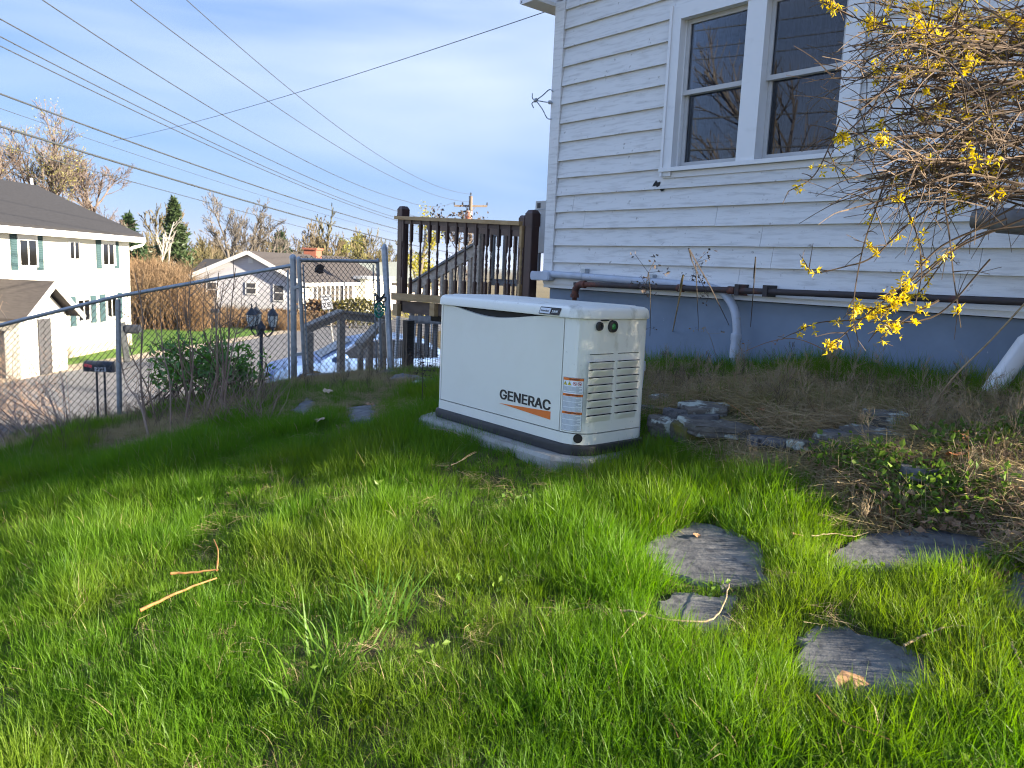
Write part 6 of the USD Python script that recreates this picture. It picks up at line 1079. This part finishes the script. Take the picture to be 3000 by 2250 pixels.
for k, (lab, x, y, s, m, l) in enumerate((('curled tan oak leaf at the edge of the cracked stepping stone', 2492, 2038, .10, DLEAF, .05), ('small brown leaf on the stepping stone nearest the generator', 2040, 1590, .045, DLEAF, .035), ('small tan leaf in the grass between the stepping stones', 2330, 1603, .05, DLEAF, .05), ('bright orange dead leaf in the ivy', 2790, 1385, .085, DLEAF2, .08), ('pale pink dead leaf in front of the dark stone', 2648, 1402, .07, DLEAF3, .05), ('pale dead leaf before the tan rock', 2890, 1425, .085, DLEAF3, .06), ('reddish leaf at the mouth of the downspout', 2910, 1215, .09, DLEAF, .06), ('brown leaf on the terrace above the stone edging', 2228, 1226, .07, DLEAF2, .05), ('pinkish leaf under the right stone pile', 2626, 1336, .075, DLEAF3, .05), ('pale leaf in the litter right of the long stepping stone', 2880, 1560, .08, DLEAF3, .04), ('upright tan leaf on the terrace grass', 2365, 1225, .06, DLEAF3, .05), ('whitish crumpled leaf on the lawn left of the generator', 937, 1258, .10, DLEAF3, .07), ('pale leaf lying below the gate', 960, 1168, .10, DLEAF3, .06), ('brown leaf beside the flat slate near the generator pad', 1083, 1208, .08, DLEAF, .06))): deadleaf(lab, x, y, s, m, k+1, l)
def stem(label, px, w, m, rad=.0022, seeds=0, name='dry_stem'):
    r = np.random.default_rng(int(px[0][0])); g = hit(*px[0]); w = w or depth(g); P = np.vstack([g, [atw(x, y, w) for x, y in px[1:]]]); c = bez(P, 6); b = B().tube(c, np.linspace(rad, rad*.4, len(c)), 4, False)
    for k in range(seeds): i = r.integers(len(c)//2, len(c)); d = unit(r.normal(size=3)+[0, 0, .6]); L = r.uniform(.02, .09); e = c[i]+d*L; b.tube([c[i], e], rad*.35, 3, False); v, f = leaf_cards(r, e+r.normal(0, .008, (4, 3)), .016); b.add(v, f)
    solo(name, b, m, label, 'weed', 40)
stem('straight dry stem against the pipe coupling', [(1953, 1052), (1975, 950), (1988, 850)], 5.3, TWIGL, .006)
stem('thin dry weed right of the conduit bend', [(2190, 1050), (2200, 940), (2206, 815)], 5.0, TWIGD, .0035)
stem('slanting dry stem with dark leaves left of the conduit', [(2160, 1010), (2130, 940), (2075, 870), (2060, 850)], 5.0, TWIGD, .0028, 6)
stem('dry weed with fluffy head in front of the pipe', [(2050, 1040), (2046, 950), (2040, 830), (2030, 800)], 5.0, TWIGD, .002, 14)
stem('brown twiggy weed beside the hood of the generator', [(1900, 1040), (1905, 960), (1888, 860)], 4.9, TWIGD, .0025, 18)
stem('dead weed with seed heads left of the generator', [(1236, 1195), (1238, 1100), (1236, 1030)], 0, TWIGD, .0035, 34)
stem('thin weed in the grass left of the conduit', [(2110, 1090), (2085, 1000), (2066, 960)], 4.8, TWIGL, .002, 4)
stem('arching bramble stem right of the conduit', [(2490, 1090), (2440, 1040), (2340, 994), (2260, 1000), (2180, 1030)], 4.6, TWIGO, .003, 3)
stem('upright orange shoot in the leaf litter', [(2840, 1440), (2838, 1350), (2836, 1260)], 0, TWIGO, .0032, 2)
stem('dry forked shoot right of the orange leaf', [(2862, 1420), (2880, 1340), (2868, 1290)], 0, TWIGL, .003, 2)
stem('thin straw shoot before the downspout mouth', [(2900, 1380), (2905, 1300), (2912, 1270)], 0, TWIGL, .0025, 2)
stem('stiff tan stalk at the top of the long stepping stone', [(2583, 1568), (2580, 1510), (2576, 1480)], 0, TWIGO, .004)
stem('dark seedling stalk over the right stone pile', [(2810, 1290), (2795, 1210), (2700, 1225)][:2], 0, TWIGD, .002, 3)

# ------------------------------------------------------------------ grass, thatch, litter and ground cover
def blades(seed, n, rad, h0, h1, wd, lean=.35, curl=.5, seg=4):
    r = np.random.default_rng(seed); a = r.uniform(0, 6.28, n); s = rad*np.sqrt(r.random(n)); p = np.column_stack([np.cos(a)*s, np.sin(a)*s, np.full(n, -.01)]); h = r.uniform(h0, h1, n); az = a+r.normal(0, .9, n); l = np.abs(r.normal(0, lean, n)); cu = np.abs(r.normal(0, curl, n)); fa = r.uniform(0, 3.14, n); w = wd*r.uniform(.6, 1.3, n)
    rows = []; o = p.copy()
    for k in range(seg+1):
        t = k/seg; th = l+cu*t*t*1.6; d = np.column_stack([np.cos(az)*np.sin(th), np.sin(az)*np.sin(th), np.cos(th)])
        if k: o = o+d*(h/seg)[:, None]
        ww = w*(1-t**1.6)*.5 if k < seg else w*0; sd = np.column_stack([np.cos(fa), np.sin(fa), 0*fa]); rows.append((o-sd*ww[:, None], o+sd*ww[:, None]))
    v = np.stack([x for q in rows for x in q], 1); nv = 2*(seg+1); i = np.arange(n)[:, None]*nv; f = []
    for k in range(seg): f += [i+[2*k, 2*k+1, 2*k+3]]+([i+[2*k, 2*k+3, 2*k+2]] if k < seg-1 else [])
    return v.reshape(-1, 3), np.concatenate(f)
def straws(seed, n, rad, l0, l1, zmax, wd=.002):
    r = np.random.default_rng(seed); a = r.uniform(0, 6.28, n); s = rad*np.sqrt(r.random(n)); p = np.column_stack([np.cos(a)*s, np.sin(a)*s, r.uniform(0, zmax, n)]); d = np.column_stack([r.normal(size=n), r.normal(size=n), r.normal(0, .22, n)]); d /= np.linalg.norm(d, axis=1, keepdims=True); L = r.uniform(l0, l1, n)[:, None]; sd = np.cross(d, r.normal(size=(n, 3))); sd /= np.linalg.norm(sd, axis=1, keepdims=True); w = wd*r.uniform(.5, 1.2, n)[:, None]; m_ = p+r.normal(0, .012, (n, 3))
    m_[:, 2] = np.abs(m_[:, 2])+.006; e0, e1 = p-d*L/2, p+d*L/2; e0[:, 2], e1[:, 2] = np.maximum(e0[:, 2], -.005), np.maximum(e1[:, 2], -.005)
    v = np.stack([e0-sd*w*.5, e0+sd*w*.5, m_+sd*w*.5, m_-sd*w*.5, e1+sd*w*.25, e1-sd*w*.25], 1).reshape(-1, 3); i = np.arange(n)[:, None]*6; return v, np.concatenate([i+[0, 1, 2], i+[0, 2, 3], i+[3, 2, 4], i+[3, 4, 5]])
def litter(seed, n, rad): r = np.random.default_rng(seed); a = r.uniform(0, 6.28, n); s = rad*np.sqrt(r.random(n)); return leaf_cards(r, np.column_stack([np.cos(a)*s, np.sin(a)*s, r.uniform(.004, .03, n)]), .030, -.1, .75, .8)
def cover(seed, n, rad, size=.03, zmax=.09): r = np.random.default_rng(seed); a = r.uniform(0, 6.28, n); s = rad*np.sqrt(r.random(n)); return leaf_cards(r, np.column_stack([np.cos(a)*s, np.sin(a)*s, r.uniform(.01, zmax, n)]), size, .15, .62, .3)
r = np.random.default_rng(2024); N = 88000
X, Y = r.uniform(-10.2, 1.6, N), r.uniform(-1.6, 4.98, N); Z = H(X, Y); P = np.column_stack([X, Y, Z]); q = P-EYE; dw = q @ _F; u = q @ _R/np.maximum(dw, .01)*FPX+1500; vv_ = q @ _D/np.maximum(dw, .01)*FPX+1125
ok = (dw > 1.1) & (u > -420) & (u < 3420) & (vv_ < 2900) & (vv_ > 900)
ok &= ~inside(PAD.buffer(-.015), X, Y)
inflag = np.zeros(N, bool)
for pg in flagpolys: inflag |= inside(pg.buffer(.004), X, Y)
for pg in spolys: inflag |= inside(pg, X, Y)
Xj, Yj = X+.5*(meshkit.fbm(np.column_stack([X*2.2, Y*2.2, 0*X+31]), 3)-.5)+r.normal(0, .035, N), Y+.5*(meshkit.fbm(np.column_stack([X*2.2, Y*2.2, 0*X+57]), 3)-.5)+r.normal(0, .035, N)
lwj = inside(LEFTWEED, X+(Xj-X)*2.2, Y+(Yj-Y)*2.2)
ter, lw, gzn = inside(TERRACE, X+(Xj-X)*.7, Y+(Yj-Y)*.7), lwj, inside(GATEZONE, Xj, Yj)
nz = meshkit.fbm(np.column_stack([X*1.4, Y*1.4, 0*X]), 3, 4); nz2 = meshkit.fbm(np.column_stack([X*.7, Y*.7, 0*X+5]), 3, 8)
outside = X < -8.75+.52*(Y-2)
lush = ok & ~ter & (~lw | (nz > .56)) & ~inflag & ~outside & (Y < 4.9)
keep = lush & (r.random(N) < np.where(gzn, np.where(nz > .52, .85, .34), 1.0)*np.clip(1.25-.11*dw, .45, 1)*np.clip((nz-.30)*6, .72, 1))
k = np.flatnonzero(keep); sc = (.62+.62*np.clip((nz[k]-.32)/.32, 0, 1))*np.where(gzn[k], .75, 1)*r.uniform(.8, 1.2, len(k))*np.where(dw[k] > 5, .9, 1)
near_stone = np.zeros(len(k), bool)
for pg in flagpolys: near_stone |= inside(pg.buffer(.07), X[k], Y[k])
sc[near_stone] *= .72; sc *= np.where(inside(PAD.buffer(.45), X[k], Y[k]), .86, 1)
protos = [('tuft', blades(100+i, 34, .052, .055, .125, .0026, .34, .6), GRASS) for i in range(9)]+[('dry_blades', blades(150+i, 9, .06, .05, .12, .0022, .6, .8), STRAW) for i in range(2)]+[('tuft', blades(130+i, 10, .05, .07, .14, .0048, .5, .9), GRASS2) for i in range(2)]
sc *= .84+.54*meshkit.noise(np.column_stack([X[k]*5.5, Y[k]*5.5, 0*k]), 12)
wq = r.random(len(k)); wh = np.where(wq < .06, r.integers(11, 13, len(k)), np.where(wq < .17, r.integers(9, 11, len(k)), r.integers(0, 9, len(k))))
instancer('lawn_grass', 'long bright green lawn grass sloping down from the generator', 'grass', protos, P[k], r.uniform(0, 6.28, len(k)), sc, wh, r.normal(0, .12, (len(k), 2))+np.array([0, 0]))
# coarse broad-bladed clumps that can be told from the lawn
for kk, (px, py, lab) in enumerate(((1110, 1800, 'blue-green clump of coarse grass in the middle of the lawn'), (930, 2030, 'broad-bladed grass clump low in the lawn'), (1010, 1900, 'flattened coarse grass clump between the other two clumps'))):
    g = hit(px, py); v, f = blades(300+kk, 60, .13, .14, .26, .008, .6, .8, 6); solo('grass_clump', (v+g, f), GRASS2, lab, 'grass clump')
rare = ok & ter & ~inflag & (r.random(N) < np.where(Y > 4.45, .5, np.where(nz > .46, .30, .10))); k = np.flatnonzero(rare)
instancer('terrace_grass', 'thin green grass growing against the blue foundation and among the dry thatch', 'grass', [('tuft', blades(160+i, 14, .06, .09, .22, .0036, .28, .4), GRASS) for i in range(4)], P[k], r.uniform(0, 6.28, len(k)), np.where(Y[k] > 4.4, r.uniform(.7, 1.25, len(k)), r.uniform(.35, .8, len(k))), r.integers(0, 4, len(k)), r.normal(0, .15, (len(k), 2)))
prob = np.where(ter, np.where(Y > 4.6, .3, .75), np.where(gzn, .45, np.where(lw, .35, np.clip((.50-nz2)*1.6, .04, .22)))); k = np.flatnonzero(ok & ~inflag & ~outside & (r.random(N) < prob))
instancer('dry_thatch', 'matted straw and dead grass on the terrace and thin spots of the lawn', 'dead grass', [('straw_mat', straws(180+i, 30, .08, .05, .22, .055), STRAW) for i in range(5)]+[('weed', blades(190+i, 9, .06, .06, .17, .0022, .7, .6), STRAW) for i in range(3)]+[('tuft', blades(195+i, 10, .06, .05, .12, .0024, .5, .6), GRASS) for i in range(2)], P[k]+[0, 0, .004], r.uniform(0, 6.28, len(k)), np.where(ter[k], r.uniform(.7, 1.3, len(k)), r.uniform(.4, .75, len(k))), r.choice(10, len(k), p=[.13]*5+[.07]*3+[.07]*2))
k = np.flatnonzero(ok & (lw | (outside & (X > -9.6) & (X < -8.0))) & (r.random(N) < .42))
instancer('fence_weeds', 'brown dry weeds and twigs along the foot of the fence', 'weeds', [('weed', blades(210+i, 13, .07, .10, .40, .0036, .4, .5), STRAW) for i in range(3)]+[('weed', sapling(220+i, .55, (8, 4), .004, .0014, .6), TWIG) for i in range(2)]+[('tuft', blades(230, 18, .06, .06, .16, .004), GRASS)], P[k], r.uniform(0, 6.28, len(k)), np.where(outside[k], r.uniform(.25, .6, len(k)), r.uniform(.2, .5, len(k))), r.choice(6, len(k), p=[.16, .16, .16, .02, .02, .48]), r.normal(0, .2, (len(k), 2)))
k = np.flatnonzero(ok & ter & (Y < 4.75) & ~inflag & (r.random(N) < .07))
instancer('dead_weeds', 'wiry dead weeds standing in the dry thatch of the terrace', 'weeds', [('weed', sapling(420+i, .30, (9, 5), .0016, .0008, .6), TWIGL) for i in range(3)]+[('weed', sapling(430+i, .26, (7, 4), .0016, .0008, .7), TWIG) for i in range(2)]+[('weed', blades(440+i, 8, .04, .12, .26, .0018, .35, .5), STRAW) for i in range(2)], P[k], r.uniform(0, 6.28, len(k)), r.uniform(.4, 1.0, len(k)), r.integers(0, 7, len(k)), r.normal(0, .25, (len(k), 2)))
pxy = lambda x0, x1, y0, y1: (u > x0) & (u < x1) & (vv_ > y0) & (vv_ < y1)
LITZ = ground_poly([(2420, 1400), (2600, 1330), (3150, 1250), (3150, 1760), (2960, 1800), (2900, 1680), (2600, 1570), (2480, 1520)])
k = np.flatnonzero(ok & inside(LITZ, X, Y) & ~inflag & (r.random(N) < .5)); instancer('leaf_litter', 'dead leaves and bits littering the ground right of the stepping stones', 'leaf litter', [('litter', litter(240+i, 16, .09), LITTER) for i in range(4)], P[k]+[0, 0, .005], r.uniform(0, 6.28, len(k)), r.uniform(.6, 1.3, len(k)), r.integers(0, 4, len(k)))
IVYZ = [ground_poly(p) for p in ([(2560, 1440), (2700, 1400), (2920, 1440), (2960, 1520), (2800, 1560), (2600, 1530)], [(2380, 1370), (2520, 1330), (2640, 1380), (2600, 1440), (2440, 1440)], [(2900, 1280), (3150, 1260), (3150, 1360), (2920, 1345)], [(2700, 1310), (2850, 1290), (2900, 1350), (2760, 1370)])]
iv = np.zeros(N, bool)
for z_ in IVYZ: iv |= inside(z_, X, Y)
k = np.flatnonzero(ok & iv & (r.random(N) < .6)); instancer('ground_cover', 'green round-leaved ground cover creeping over the leaf litter', 'ground cover', [('sprig', cover(260+i, 20, .08, .030, .10), IVY) for i in range(4)], P[k], r.uniform(0, 6.28, len(k)), r.uniform(.7, 1.25, len(k)), r.integers(0, 4, len(k)))
k = np.flatnonzero(ok & pxy(-100, 3100, 1350, 2400) & ~inflag & ~iv & (r.random(N) < np.where(u > 2500, .10, .022)*(nz2 > .42)))
instancer('clover', 'small broad-leaved weeds scattered among the lawn grass', 'weeds', [('sprig', cover(280+i, 14, .05, .026, .05), IVY) for i in range(3)], P[k], r.uniform(0, 6.28, len(k)), r.uniform(.6, 1.1, len(k)), r.integers(0, 3, len(k)))

# ------------------------------------------------------------------ air
HAZE = usdkit.material(stage, '/World/Looks/haze_air', {'v': ('principled_volume', dict(color=(.80, .87, 1.0), density=.00009, anisotropy=.25))}, volume='v.volume')
solo('haze', B().box((-6500, -6500, -70), (6500, 6500, 95)), HAZE, 'thin pale spring haze that fades the far hills', 'haze', kind='stuff')
